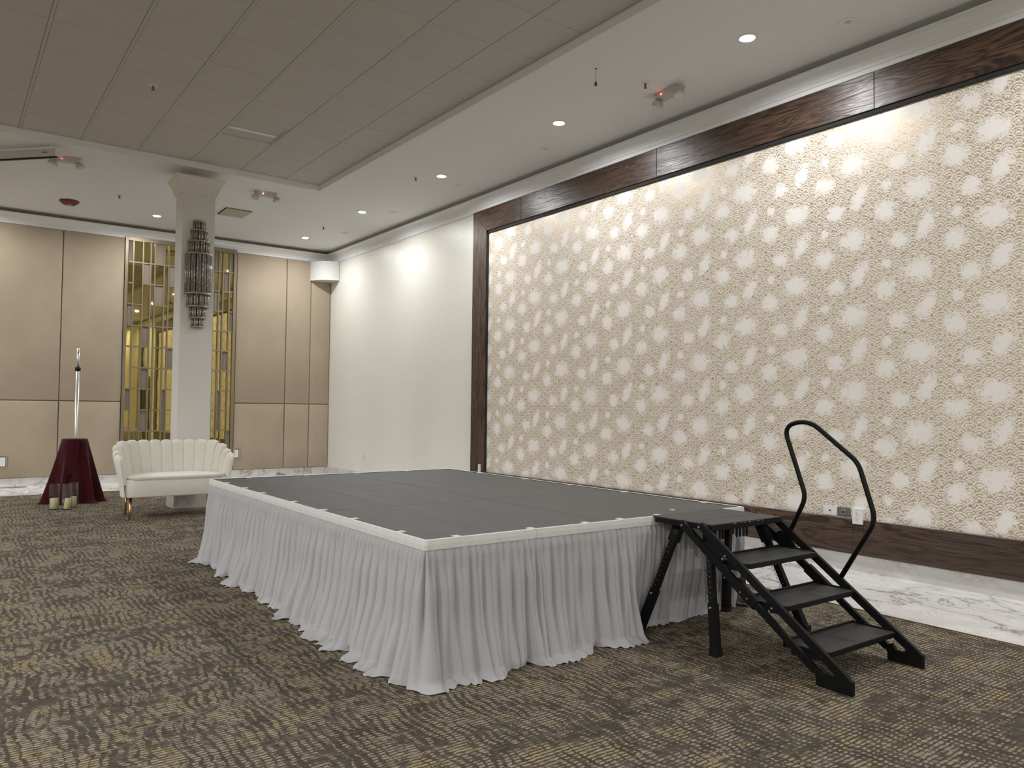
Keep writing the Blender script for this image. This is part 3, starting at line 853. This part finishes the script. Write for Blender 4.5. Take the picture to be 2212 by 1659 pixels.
for x0, z0, l in ((4.112, .335, 'recessed white socket right of the sofa in the beige wall panel'), (.715, .295, 'recessed white socket at the far left edge in the beige wall panel')):
    t = thing('recessed_socket', (x0 + .04, YW - .04, z0), l, 'wall socket', 'recessed sockets in the beige panels')
    f = MB(); w_, h_ = .085, .165; q = .014; ya, yb = YW - .050, YW - .034
    f.box(x0 - q, x0 + w_ + q, ya, yb, z0 - q, z0).box(x0 - q, x0 + w_ + q, ya, yb, z0 + h_, z0 + h_ + q).box(x0 - q, x0, ya, yb, z0, z0 + h_).box(x0 + w_, x0 + w_ + q, ya, yb, z0, z0 + h_)
    f.build('surround', M_panel, t)
    MB().box(x0, x0 + w_, YW - .038, YW - .034, z0, z0 + h_).build('recess', M_taupe, t)
    c = MB().cbox(x0 + .008, x0 + w_ - .008, YW - .044, YW - .036, z0 + .015, z0 + h_ - .015, .002).build('cover', M_white, t)
    MB().box(x0 + .034, x0 + .04, YW - .0455, YW - .043, z0 + .045, z0 + .055).box(x0 + .034, x0 + .04, YW - .0455, YW - .043, z0 + .10, z0 + .11).build('slot', M_greyplate, c)

# small items by the frame foot, back skirting
t = thing('cable_stub', (4.95, YW - .05, .004), 'short black looped cable end lying against the marble skirting behind the stage', 'cable')
MB().tube([(4.88, YW - .045, .02), (4.89, YW - .05, .055), (4.93, YW - .05, .05), (4.92, YW - .05, .02), (4.90, YW - .05, .03), (4.96, YW - .05, .028), (5.03, YW - .055, .012)], .006, 8).build('cable', M_blackp, t)
t = thing('corner_bracket', (XW - .05, 8.54, .40), 'small black and white box on the foot of the dark timber frame by the stage', 'wall box')
MB().cbox(XW - .060, XW - .034, 8.55, 8.585, .42, .50, .003).build('dark_half', M_blackp, t)
MB().cbox(XW - .060, XW - .034, 8.515, 8.549, .40, .505, .003).build('white_half', M_white, t)
t = thing('floor_pipe', (.3, YW - .12, .005), 'white pipe lying on marble floor along the back wall at far left', 'pipe')
MB().tube([(-2.4, YW - .16, .026), (1.06, YW - .16, .026)], .022, 12).build('pipe', M_white, t)
MB().tube([(.90, YW - .16, .026), (.92, YW - .16, .026)], .0245, 12).build('joint', M_steel, t)

# ------------------------------------------------------------------ stage
SZ = .640
S0, S1, T0, T1 = 1.792, 4.105, 3.066, 6.556
t = stage = thing('stage', ((S0 + S1) / 2, (T0 + T1) / 2, 0), 'low rectangular portable stage platform with dark grey deck, skirted in white cloth', 'stage')
xs_ = [S0 + .012, 2.965, S1 - .012]; ys_ = [T0 + .012, 4.262, 5.45, T1 - .012]
for i in range(2):
    for j in range(3):
        g = .0022
        MB().cbox(xs_[i] + g, xs_[i + 1] - g, ys_[j] + g, ys_[j + 1] - g, SZ - .035, SZ, .0015).build('deck_panel', M_deck, stage)
        MB().box(xs_[i] + .02, xs_[i + 1] - .02, ys_[j] + .02, ys_[j + 1] - .02, SZ - .09, SZ - .036).build('panel_frame', M_deckframe, stage)
for x in (S0 + .10, 2.965, S1 - .10):
    for y in (T0 + .10, 4.262, 5.45, T1 - .10):
        MB().cbox(x - .024, x + .024, y - .024, y + .024, 0, SZ - .09, .003).build('leg', M_black, stage)
MB().lathe(3.62, 3.22, [(0, SZ), (.016, SZ), (.016, SZ + .0015), (0, SZ + .0015)], 16).build('sticker', M_white, stage)

def skirt(label, pts, seed, clips, group='white pleated skirts clipped round the stage', amp=1., top=SZ + .004, push=None, ends=(1., 1.)):
    """cloth hung along the polyline pts (xy, outward side on the right of travel); corners are rounded"""
    RC = .012
    pts = [Vector(q) for q in pts]; path = []      # (point, normal)
    for i in range(len(pts) - 1):
        d = (pts[i + 1] - pts[i]).normalized(); n_ = Vector((d.y, -d.x))
        a = pts[i] + d * (RC if i else 0); b_ = pts[i + 1] - d * (RC if i < len(pts) - 2 else 0)
        m_ = max(2, int((b_ - a).length / .0065))
        for k in range(m_ + 1): path.append((a.lerp(b_, k / m_), n_))
        if i < len(pts) - 2:
            d2 = (pts[i + 2] - pts[i + 1]).normalized(); n2 = Vector((d2.y, -d2.x)); c_ = b_ - n_ * RC
            K = 16
            for k in range(1, K):
                f = k / K * PI / 2; nn = (n_ * math.cos(f) + n2 * math.sin(f)).normalized()
                path.append((c_ + nn * RC, nn))
    PX = np.array([q[0][:] for q in path]); NX = np.array([q[1][:] for q in path]); TX_ = np.stack([-NX[:, 1], NX[:, 0]], 1)
    corner = np.abs(np.abs(NX[:, 0]) - np.abs(NX[:, 1])) < .999
    step = np.r_[0, np.maximum(np.hypot(*(PX[1:] - PX[:-1]).T), np.where(corner[1:], .0052, 0))]
    ss = np.cumsum(step); L = ss[-1]; N = len(ss) - 1
    r_ = np.random.default_rng(seed)
    mid_p = PX[len(PX) // 2]
    root = thing('stage_skirt', (mid_p[0], mid_p[1], 0), label, 'stage skirt', group)
    hb = .046
    zs = [top - .0, top + .0025, top, top - hb * .5, top - hb, top - hb - .002]
    offs = [-.012, -.004, .007, .010, .009, .001]
    P = np.zeros((len(zs), N + 1, 3)); wob = np.interp(ss, np.linspace(0, L, int(L / .05) + 3), r_.normal(0, .0009, int(L / .05) + 3))
    for i in range(len(zs)):
        o_ = offs[i] + wob * (i > 1)
        P[i, :, 0] = PX[:, 0] + NX[:, 0] * o_; P[i, :, 1] = PX[:, 1] + NX[:, 1] * o_; P[i, :, 2] = zs[i]
    MB().grid(P, smooth=False).build('header_band', M_header, root)
    NZ = 50
    def knots(w0, w1, sd):
        rr = np.random.default_rng(sd); k = [-.2]
        while k[-1] < L + .3: k.append(k[-1] + rr.uniform(w0, w1))
        return np.array(k)
    dcor = np.full_like(ss, 9.)
    for sc_ in ss[corner]: dcor = np.minimum(dcor, np.abs(ss - sc_))
    fade = np.clip(dcor / .10, 0, 1) * np.clip(ss / .10, 0, 1) * np.clip((L - ss) / .10, 0, 1)
    def ridges(s, kn, sharp):
        i = np.clip(np.searchsorted(kn, s, side='right') - 1, 0, len(kn) - 2)
        f = (s - kn[i]) / (kn[i + 1] - kn[i])
        a_ = .60 + .40 * np.sin(i * 12.9898 + seed) ** 2
        f = np.clip(f, 0, 1); sk = .18 * math.sin(seed * 1.7); f = f + sk * f * (1 - f)
        return np.abs(np.sin(PI * f)) ** sharp * a_, i, f
    kt = knots(.030, .052, seed + 1)
    km = kt[::2] if len(kt) % 2 else kt[1::2]
    sel = [0]; rr = np.random.default_rng(seed + 2)
    while sel[-1] < len(kt) - 1: sel.append(min(len(kt) - 1, sel[-1] + int(rr.integers(2, 6))))
    kb = kt[sel]
    def lowf(step_, lo, hi, sd):
        n_ = max(4, int(L / step_) + 2); v = np.random.default_rng(sd).uniform(lo, hi, n_)
        x = np.linspace(0, L, n_); i = np.clip(np.searchsorted(x, ss) - 1, 0, n_ - 2); f = (ss - x[i]) / (x[1] - x[0]); f = f * f * (3 - 2 * f)
        return v[i] * (1 - f) + v[i + 1] * f
    lean = lowf(.30, -.022, .022, seed + 5)
    flare = lowf(.14, .01, .07, seed + 6)
    pud = lowf(.12, -.02, .085, seed + 7)
    late = lowf(.19, .25, .80, seed + 8)                  # where the gathers give way to broad folds
    pv = np.zeros_like(ss) if push is None else np.array([push(PX[i]) for i in range(N + 1)])
    am = amp * np.where(pv > 0, np.clip(1 - pv * 9, .25, 1), 1)
    P = np.zeros((NZ, N + 1, 3)); z_top = top - hb + .002
    for k in range(NZ):
        u = k / (NZ - 1)
        if u < .84: q = u / .84; z = z_top * (1 - q) + .030 * q; t_ = q; ex = 0.
        else: ex = (u - .84) / .16; t_ = 1.; z = .030 * (1 - ex) ** 2 + .005
        sw = ss + lean * t_ * .9
        a_, _, _ = ridges(sw, kt, .60)
        m_, _, _ = ridges(sw, km, .60)
        b_, bi, bf = ridges(sw, kb, .50)
        wm = np.clip((t_ - .06) / .30, 0, 1); wm = wm * wm * (3 - 2 * wm)
        wb_ = np.clip((t_ - .30 - late * .35) / .55, 0, 1); wb_ = wb_ * wb_ * (3 - 2 * wb_)
        o_ = (.024 + .012 * t_) * (1 - wb_ * .55) * (a_ * (1 - wm * .60) + m_ * wm * 1.45) * min(1, .20 + t_ * 11) + wb_ * .075 * b_ * am
        o_ = o_ + flare * t_ ** 2.4 * am
        side = wb_ * .010 * np.sin(2 * PI * bf) * am + lean * t_ ** 1.5 * .8
        o_ = o_ - pv * t_ ** 1.2
        zz = np.full_like(ss, z)
        if ex > 0:
            o_ = o_ + ex ** 1.2 * pud * am
            zz = zz + (.013 * np.sin(2 * PI * bf + bi) ** 2 * math.sin(PI * ex)) * am + .004 * ex * np.sin(ss * 140)
            side = side + ex * .008 * np.sin(ss * 23 + seed)
        P[k, :, 0] = PX[:, 0] + TX_[:, 0] * side * fade + NX[:, 0] * (o_ + .001)
        P[k, :, 1] = PX[:, 1] + TX_[:, 1] * side * fade + NX[:, 1] * (o_ + .001)
        P[k, :, 2] = np.maximum(zz, .0025)
    MB().grid(P).build('pleated_fall', M_skirt, root)
    for (x, y, nx_, ny_) in clips:
        q = Vector((x, y)); nrm = Vector((nx_, ny_)); sd = Vector((-ny_, nx_)) * .016; inn = -nrm * .045
        MB().prism([(q.x - sd.x + nrm.x * .008, q.y - sd.y + nrm.y * .008), (q.x + sd.x + nrm.x * .008, q.y + sd.y + nrm.y * .008),
                    (q.x + sd.x + inn.x, q.y + sd.y + inn.y), (q.x - sd.x + inn.x, q.y - sd.y + inn.y)], 'z', SZ + .0012, SZ + .0065).build('clip', M_white, root)
    return root
JX = 2.44
def push_front(q): return .085 * min(1., max(0., (q[0] - 3.08) / .10))
skirt('long white pleated skirt along the left side of the stage, wrapping its near corner', [(S0, T1), (S0, T0), (JX, T0)], 5,
      [(S0, y, -1, 0) for y in (6.18, 5.74, 5.35, 4.76, 4.29, 3.87, 3.345)] + [(1.975, T0, 0, -1), (2.42, T0, 0, -1)])
skirt('white pleated skirt on the front of the stage behind the black steps', [(JX - .012, T0 - .002), (S1, T0 - .002)], 33, [(x, T0, 0, -1) for x in (2.79, 3.05, 3.35)], push=push_front)
skirt('white skirt on the right side and far end of the stage, facing the wallpaper', [(S1, T0 + .002), (S1, T1), (S0 + .002, T1)], 41,
      [(S1, y, 1, 0) for y in (3.35, 4.1, 4.7, 5.3, 6.0)] + [(x, T1, 0, 1) for x in (3.6, 3.09, 2.6, 2.1)], amp=.6)

# ------------------------------------------------------------------ portable steps
XA, XB = 3.275, 3.888
t = steps = thing('portable_steps', (3.58, 2.5, 0), 'black folding metal steps with three treads and handrail against the stage', 'stairs')
PZ = .650; PY0, PY1 = 2.634, 3.040
fr = MB().cbox(XA, XB, PY0, PY1, PZ - .034, PZ - .003, .003)
fr.build('platform_frame', M_black, steps)
MB().cbox(XA + .004, XB - .004, PY0 + .004, 2.782, PZ - .008, PZ, .0015).build('platform_board', M_tread, steps)
MB().cbox(XA + .004, XB - .004, 2.785, PY1 + .02, PZ - .008, PZ, .0015).build('platform_board', M_tread, steps)
wear = MB(); rr = random.Random(3)
for i in range(16):
    x = 3.45 + rr.random() * .25; wd = rr.uniform(.004, .022)
    wear.box(x, x + wd, PY0 - .0006, PY0 + .002, PZ - .0075, PZ - .0045)
wear.build('worn_paint', simple('bare_metal', (.45, .43, .40, 1), .4, metal=.6), steps, kind='stuff')
for x in (3.36, 3.385, 3.50, 3.53, 3.56, 3.59):
    MB().cbox(x - .008, x + .006, PY0 + .012, PY0 + .022, PZ - .075, PZ - .034, .002).prism([(x - .008, PZ - .074), (x + .006, PZ - .074), (x - .001, PZ - .086)], 'y', PY0 + .012, PY0 + .022).build('hook', M_blackp, steps)
# legs
def leg(top, foot, key):
    top = Vector(top); foot = Vector(foot); d = (foot - top)
    up = Vector((1, 0, 0))
    root = MB().bar(top, top + d * .17, .052, .046, up).build('leg', M_black, steps)
    MB().bar(top + d * .10, top + d * .66, .034, .030, up).build('inner_tube', M_black, root)
    MB().bar(top + d * .60, foot + Vector((0, 0, .012)), .044, .038, up).build('outer_tube', M_black, root)
    # rubber foot, level with the floor
    MB().cbox(foot.x - .024, foot.x + .024, foot.y - .026, foot.y + .026, 0, .045, .004).build('foot_cap', M_blackp, root)
    dn = d.normalized(); sx_ = Vector((-1, 0, 0)) if key in 'AB' else Vector((-1, 0, 0))
    h = MB()
    for i in range(9):
        q = top + d * (.22 + .042 * i) + sx_ * .0155
        h.tube([q, q + sx_ * .001], .0028, 6)
    h.build('adjust_hole', M_steel, root, kind='stuff')
    q = top + d * .63
    MB().tube([q + Vector((-.034, 0, 0)), q + Vector((.034, 0, 0))], .0035, 8).tube([q + Vector((-.0235, 0, .0)), q + Vector((-.026, 0, 0))], .006, 10).build('pin', M_steel, root)
    # coiled lanyard
    s = 1 if key in 'AC' else -1
    side = Vector((0, s * .030, 0)) if key in 'BD' else Vector((.0, .032, 0))
    pts = []; n = 130
    for i in range(n + 1):
        f = i / n; c = top + d * (.17 + .44 * f) + Vector((.0, .0, .0)) + Vector((0, .034 * (1 if key in 'ABCD' else -1), 0))
        tw = f * 2 * PI * 13
        pts.append(c + Vector((math.cos(tw) * .010, math.sin(tw) * .010, 0)))
    MB().tube(pts, .0015, 5).build('coil_lanyard', M_blackp, root)
    return root
leg((3.385, 2.950, .615), (3.165, 3.055, .0), 'A')
leg((3.345, 2.715, .615), (3.212, 2.560, 0), 'B')
leg((3.820, 2.950, .615), (3.979, 3.095, 0), 'C')
leg((3.795, 2.715, .615), (3.977, 2.545, 0), 'D')
# side stringers: two parallel bars per side plus shaped foot
for side, x in ((-1, XA - .014), (1, XB + .012)):
    ua, ub = Vector((x, 2.700, .642)), Vector((x, 1.885, .062))
    la, lb_ = Vector((x, 2.835, .640)), Vector((x, 2.032, .062))
    up = Vector((0, -.58, .81))
    MB().bar(ua, ub, .020, .040, up).build('stringer', M_black, steps)
    lo = MB().bar(la, la + (lb_ - la) * .52, .020, .040, up).build('stringer', M_black, steps)
    MB().bar(la + (lb_ - la) * .44, la + (lb_ - la) * .60, .027, .052, up).build('sleeve', M_black, lo)
    MB().bar(la + (lb_ - la) * .55, lb_, .018, .034, up).build('lower_tube', M_black, lo)
    MB().prism([(1.850, 0), (1.850, .062), (1.862, .068), (1.905, .100), (1.945, .058), (1.985, .060), (2.005, .088), (2.040, .062), (2.026, .040), (2.026, .004), (2.0, 0)], 'x', x - .011, x + .011).build('foot_plate', M_black, steps)
    MB().prism([(2.650, .570), (2.690, .545), (2.560, .455), (2.545, .48), (2.60, .55)], 'x', x - .005, x + .005).build('gusset', M_black, steps)
    for q in ((2.705, .632), (2.822, .628), (2.535, .506), (2.550, .49), (2.258, .300), (2.272, .284), (2.44, .342), (2.40, .318)):
        MB().tube([(x + side * .011, q[0], q[1]), (x + side * .0145, q[0], q[1])], .0055, 12).build('bolt', M_steel if q[0] not in (2.44, 2.40) else M_greyplate, steps)
# treads
for (y0, y1, z) in ((2.413, 2.650, .481), (2.200, 2.430, .314), (1.982, 2.212, .150)):
    c = .024
    tr = MB().prism([(XA + .004 + c, y0), (XB - .002, y0), (XB - .002, y1), (XA + .004, y1), (XA + .004, y0 + c)], 'z', z - .026, z - .003).build('tread', M_black, steps)
    MB().prism([(XA + .008 + c, y0 + .003), (XB - .006, y0 + .003), (XB - .006, y1 - .004), (XA + .008, y1 - .004), (XA + .008, y0 + c + .002)], 'z', z - .004, z).build('tread_surface', M_tread, tr)
    MB().cbox(XA + .004, XB + .002, y1 - .010, y1 + .004, z - .026, z + .008, .002).build('tread_back_rail', M_black, tr)
    for x0 in (XA - .004, XB - .004):
        MB().prism([(y0 + .03, z - .040), (y1 - .045, z - .050), (y1 - .045, z - .022), (y0 + .03, z - .018)], 'x', x0, x0 + .008).build('tread_bracket', M_black, tr)
    MB().cbox(XB - .008, XB - .002, y0 + .01, y1, z - .004, z + .007, .001).build('edge_lip', M_black, tr)
# handrail
def smooth_path(P, rads, n=8):
    P = [Vector(p) for p in P]; out = [P[0]]
    for i in range(1, len(P) - 1):
        a = (P[i - 1] - P[i]); b_ = (P[i + 1] - P[i]); r = min(rads[i], a.length * .48, b_.length * .48)
        A_ = P[i] + a.normalized() * r; B_ = P[i] + b_.normalized() * r
        for k in range(n + 1):
            s = k / n; out.append((1 - s) ** 2 * A_ + 2 * s * (1 - s) * P[i] + s * s * B_)
    out.append(P[-1]); return out
XR = 3.912
hp = [(XR, 2.594, .572), (XR, 2.497, .772), (XR, 2.640, 1.168), (XR, 2.480, 1.205), (XR, 2.190, .985), (XR, 2.095, .692), (XR, 2.300, .346)]
path = smooth_path(hp, [0, .05, .085, .085, .05, .06, 0], 9)
MB().tube(path, .0132, 14).build('handrail', M_black, steps)

# ------------------------------------------------------------------ sofa
SCX, SYF, SW_, SD_ = 2.163, 9.225, .565, .515
t = sofa = thing('sofa', (SCX, 9.45, 0), 'small ivory velvet sofa with scalloped channel back and gold legs beside the column', 'sofa')
def plan(th):   # th: 0 left front -> pi right front
    c, s_ = -math.cos(th), math.sin(th)
    e = .62
    return Vector((SCX + SW_ * math.copysign(abs(c) ** e, c), SYF + SD_ * abs(s_) ** .72))
TH = np.linspace(0, PI, 801); PL = [plan(a) for a in TH]
al = [0.]
for i in range(1, len(PL)): al.append(al[-1] + (PL[i] - PL[i - 1]).length)
al = np.array(al); LT = al[-1]
NCH = 15
bounds = np.linspace(0, LT, NCH + 1)
def at(s):
    i = int(np.clip(np.searchsorted(al, s), 1, 800)); f = (s - al[i - 1]) / max(1e-9, al[i] - al[i - 1])
    p = PL[i - 1].lerp(PL[i], f)
    i0, i1 = max(0, i - 12), min(800, i + 12)
    tg = (PL[i1] - PL[i0]).normalized(); nn = Vector((-tg.y, tg.x))
    if nn.dot(p - Vector((SCX, SYF + .15))) < 0: nn = -nn
    return p, nn
for c in range(NCH):
    a, b_ = bounds[c], bounds[c + 1]; mid_ = (a + b_) / 2
    q = mid_ / LT; back = min(1., min(q, 1 - q) / .26); back = back * back * (3 - 2 * back)
    Hc = .690 + .150 * back
    nt_ = 13; rows = []
    zb = .232
    for j in range(nt_):
        tt = -1 + 2 * j / (nt_ - 1); s = mid_ + tt * (b_ - a) / 2 * .998
        p, nn = at(s)
        bul = math.sqrt(max(0., 1 - abs(tt) ** 2.4)); lob = .030 * (1 - math.sqrt(max(0., 1 - (abs(tt) * .985) ** 2)))
        top = Hc - lob; ti = .040 + .007 * bul; to = .030 + .012 * bul
        prof_ = [(-ti * .9, zb + .14), (-ti, zb + .24), (-ti, top - .14), (-ti * 1.0, top - .05), (-ti * .72, top - .014), (-ti * .15, top), (to * .55, top - .008), (to * .95, top - .035), (to * .98, top - .10), (to * .75, top - .25), (to * .35, zb + .05), (to * .1, zb), (-ti * .3, zb)]
        row = []
        for o_, z in prof_:
            ln = .085 * ((z - zb) / .55) ** 1.3 - .03
            w_ = p + nn * (o_ + ln)
            row.append((w_.x, w_.y, z))
        rows.append(row)
    P = np.array(rows)
    mb = MB(); mb.grid(P, True)
    n = len(mb.v) // nt_
    mb.f.append(tuple(range(n))); mb.sm.append(False); mb.f.append(tuple(reversed(range((nt_ - 1) * n, nt_ * n)))); mb.sm.append(False)
    # round off the arm front
    if c in (0, NCH - 1):
        p, nn = at(0 if c == 0 else LT)
        k = 9; row0 = np.array(rows[0] if c == 0 else rows[-1]); G = []
        ctr = row0.mean(0)
        for i in range(k + 1):
            f = i / k; sh = math.cos(f * PI / 2); fw = math.sin(f * PI / 2) * .055
            rr_ = row0.copy(); rr_[:, 0] = ctr_x = row0[:, 0] * sh + (1 - sh) * (row0[:, 0] * 0 + np.interp(row0[:, 2], [zb, row0[:, 2].max()], [row0[-2, 0], row0[5, 0]]))
            rr_[:, 1] = row0[:, 1] - fw; rr_[:, 2] = row0[:, 2] - (1 - sh) * .03 * (row0[:, 2] > .45)
            G.append(rr_)
        mb.grid(np.array(G), True)
    mb.build('channel', M_boucle, sofa)
# seat base and cushion following the inside of the shell
def seatpoly(inset, front):
    pts = []
    for s in np.linspace(.0, LT, 44):
        p, nn = at(s); w_ = p - nn * inset
        pts.append((w_.x, max(w_.y, SYF - .02)))
    # convex front edge from right to left
    xr, xl_ = pts[-1][0], pts[0][0]
    for k in range(1, 16):
        f = k / 16.; pts.append((xr + (xl_ - xr) * f, SYF - .02 - front - .028 * math.sin(PI * f)))
    return pts
def slab(poly, z0, z1, r, crown_=0.):
    cx_ = sum(q[0] for q in poly) / len(poly); cy_ = sum(q[1] for q in poly) / len(poly)
    n = len(poly); vs = []; fs = []
    levels = [(r, z0), (r * .3, z0 + r * .3), (0, z0 + r), (0, z1 - r), (r * .3, z1 - r * .3), (r, z1), (.12, z1 + crown_ * .6), (.30, z1 + crown_)]
    for ins, z in levels:
        for x, y in poly:
            dx, dy = cx_ - x, cy_ - y; l = math.hypot(dx, dy); k = min(.98, ins / l)
            vs.append((x + dx * k, y + dy * k, z))
    for j in range(len(levels) - 1):
        for i in range(n): fs.append((j * n + i, j * n + (i + 1) % n, (j + 1) * n + (i + 1) % n, (j + 1) * n + i))
    mb = MB().add(vs, fs, True)
    mb.f.append(tuple(reversed(range(n)))); mb.sm.append(False)
    mb.f.append(tuple(range((len(levels) - 1) * n, len(levels) * n))); mb.sm.append(True)
    return mb
slab(seatpoly(.004, .047), .236, .428, .014).build('seat_base', M_boucle, sofa)
slab(seatpoly(.036, .040), .430, .462, .012, .014).build('seat_cushion', M_boucle, sofa)
fp = [q for q in seatpoly(.030, .049)][44:]
MB().tube([(x, y, .4295) for x, y in fp], .004, 6).build('piping', M_pipingm, sofa)
for x, y, dx, dy in ((1.690, 9.225, -.022, -.075), (1.715, 9.62, .0, .03), (2.635, 9.225, .022, -.075), (2.61, 9.62, .0, .03)):
    MB().tube([(x, y, .24), (x + dx, y + dy, .0)], [.017, .0095], 14).build('leg', M_gold, sofa)

# ------------------------------------------------------------------ draped pedestal, pole, candle vases
KX, KY, KZ = 1.386, 11.22, .805
t = thing('draped_cloth', (KX, KY, 0), 'burgundy cloth draped over a small pedestal in a cone shape, left of the sofa', 'cloth')
na, nz = 160, 30
P = np.zeros((nz + 3, na + 1, 3))
fold_a = [2.2, 3.3, 4.15, 4.65, 5.35, 5.95, .5, 1.3]
for j in range(na + 1):
    a = 2 * PI * j / na
    cf = 0
    for k, fa in enumerate(fold_a):
        dd = (a - fa + PI) % (2 * PI) - PI
        cf += math.exp(-(dd / .17) ** 2) * (1.0 if k in (1, 5) else .6)
    for i in range(nz):
        u = i / (nz - 1)
        rt = .148; sq = (abs(math.cos(a)) ** 4 + abs(math.sin(a)) ** 4) ** -.12
        rb_ = .225 + .150 * min(1., cf)
        if i == 0: r_ = rt * .93; z = KZ
        elif i == 1: r_ = rt * .985; z = KZ - .005
        else:
            r_ = rt + (rb_ - rt) * (u ** 1.05) + .012 * math.sin(a * 9 + 2 * u) * u
            z = KZ * (1 - u) + .012 * u - .012 * (1 - u)
        if i == nz - 1: r_ += .02 + .03 * max(0, math.sin(a * 5)); z = .004
        P[i + 3, j] = (KX + r_ * sq * math.cos(a), KY + r_ * sq * math.sin(a), max(z, .003))
    for i, rr_ in enumerate((.0, .06, .11)):
        P[i, j] = (KX + rr_ * math.cos(a), KY + rr_ * math.sin(a), KZ + .002 - .001 * i)
MB().grid(P).build('drape', M_burg, t)
# overlapping front flap with a straight lower corner
G = np.zeros((18, 22, 3))
for i in range(18):
    for j in range(22):
        u = i / 17; v = j / 21
        a = 3.95 + v * .95
        zlow = .34 + .04 * v if v < .75 else .36 + (v - .75) * 1.6
        z = KZ - .004 + (zlow - KZ) * u
        uu = 1 - z / KZ
        r_ = .150 + .085 * uu + .003 + .008 * math.sin(v * 7) * u
        G[i, j] = (KX + r_ * math.cos(a) * 1.03, KY + r_ * math.sin(a) * 1.06 - .006 - .020 * uu, z)
MB().grid(G).build('front_flap', M_burg, t)
t = thing('drape_pole', (1.461, 11.74, 0), 'upright telescopic aluminium pole with black collar behind the burgundy cloth', 'pole')
qx, qy = 1.462, 11.74
MB().lathe(qx, qy, [(0, 0), (.075, 0), (.075, .008), (.03, .014), (0, .014)], 24).build('base', M_black, t)
MB().tube([(qx, qy, .01), (qx, qy, 1.72)], .025, 16).build('lower_tube', M_aluminium, t)
MB().tube([(qx, qy, 1.71), (qx, qy, 1.992)], .0195, 16).build('upper_tube', M_aluminium, t)
MB().tube([(qx, qy, 1.698), (qx, qy, 1.738)], .035, 16).tube([(qx, qy, 1.684), (qx, qy, 1.70)], .030, 16).build('collar', M_blackp, t)
MB().tube([(qx, qy - .019, 1.94), (qx, qy - .022, 1.94)], .005, 8).build('button', M_dark, t)
def vase(x, y, tilt, label, ch=.115, cr=.043):
    t = thing('candle_vase', (x, y, 0), label, 'candle holder', 'glass candle cylinders by the burgundy cloth')
    r = .055
    MB().lathe(x, y, [(0, .0), (r, .0), (r, .300), (r - .0035, .300), (r - .0035, .008), (0, .008)], 28).build('glass_cylinder', M_glass, t)
    q = Vector((x, y, .009)); tp = q + Vector((tilt, 0, ch))
    MB().tube([q, q.lerp(tp, .03), q.lerp(tp, .96), tp], [cr * .95, cr, cr, cr * .93], 20).tube([tp, tp + Vector((0, 0, .008))], .002, 5).build('candle', M_candle, t)
vase(1.110, 10.56, 0., 'clear glass cylinder with cream candle, leftmost of the three on the carpet', .118, .045)
vase(1.232, 10.46, .012, 'clear glass cylinder with leaning cream candle, front middle of the three', .120, .036)
vase(1.318, 10.64, 0., 'clear glass cylinder with cream candle, rightmost and set back of the three', .118, .036)

# ------------------------------------------------------------------ far side of the room (seen only in the gold mirror)
t = thing('curtain', (5.6, -2.6, 0), 'pale floor length curtain by the wall behind the camera', 'curtain')
P = np.zeros((2, 121, 3))
for j in range(121):
    y = -3.6 + 2.0 * j / 120; o_ = .05 * math.sin(j * .62) + .02 * math.sin(j * 1.7)
    P[0, j] = (5.66 + o_, y, 3.9); P[1, j] = (5.66 + o_ * 1.4, y, .02)
MB().grid(P).build('fabric', simple('pale_curtain', (.62, .58, .45, 1), .8), t)
MB().tube([(5.66, -3.7, 3.9), (5.66, -1.5, 3.9)], .02, 10).build('rail', M_bronze, t)
o = MB().box(XW - .05, XW - .002, -1.5, -.75, 0, 2.2).build('door_1', M_oakz); struct(o)
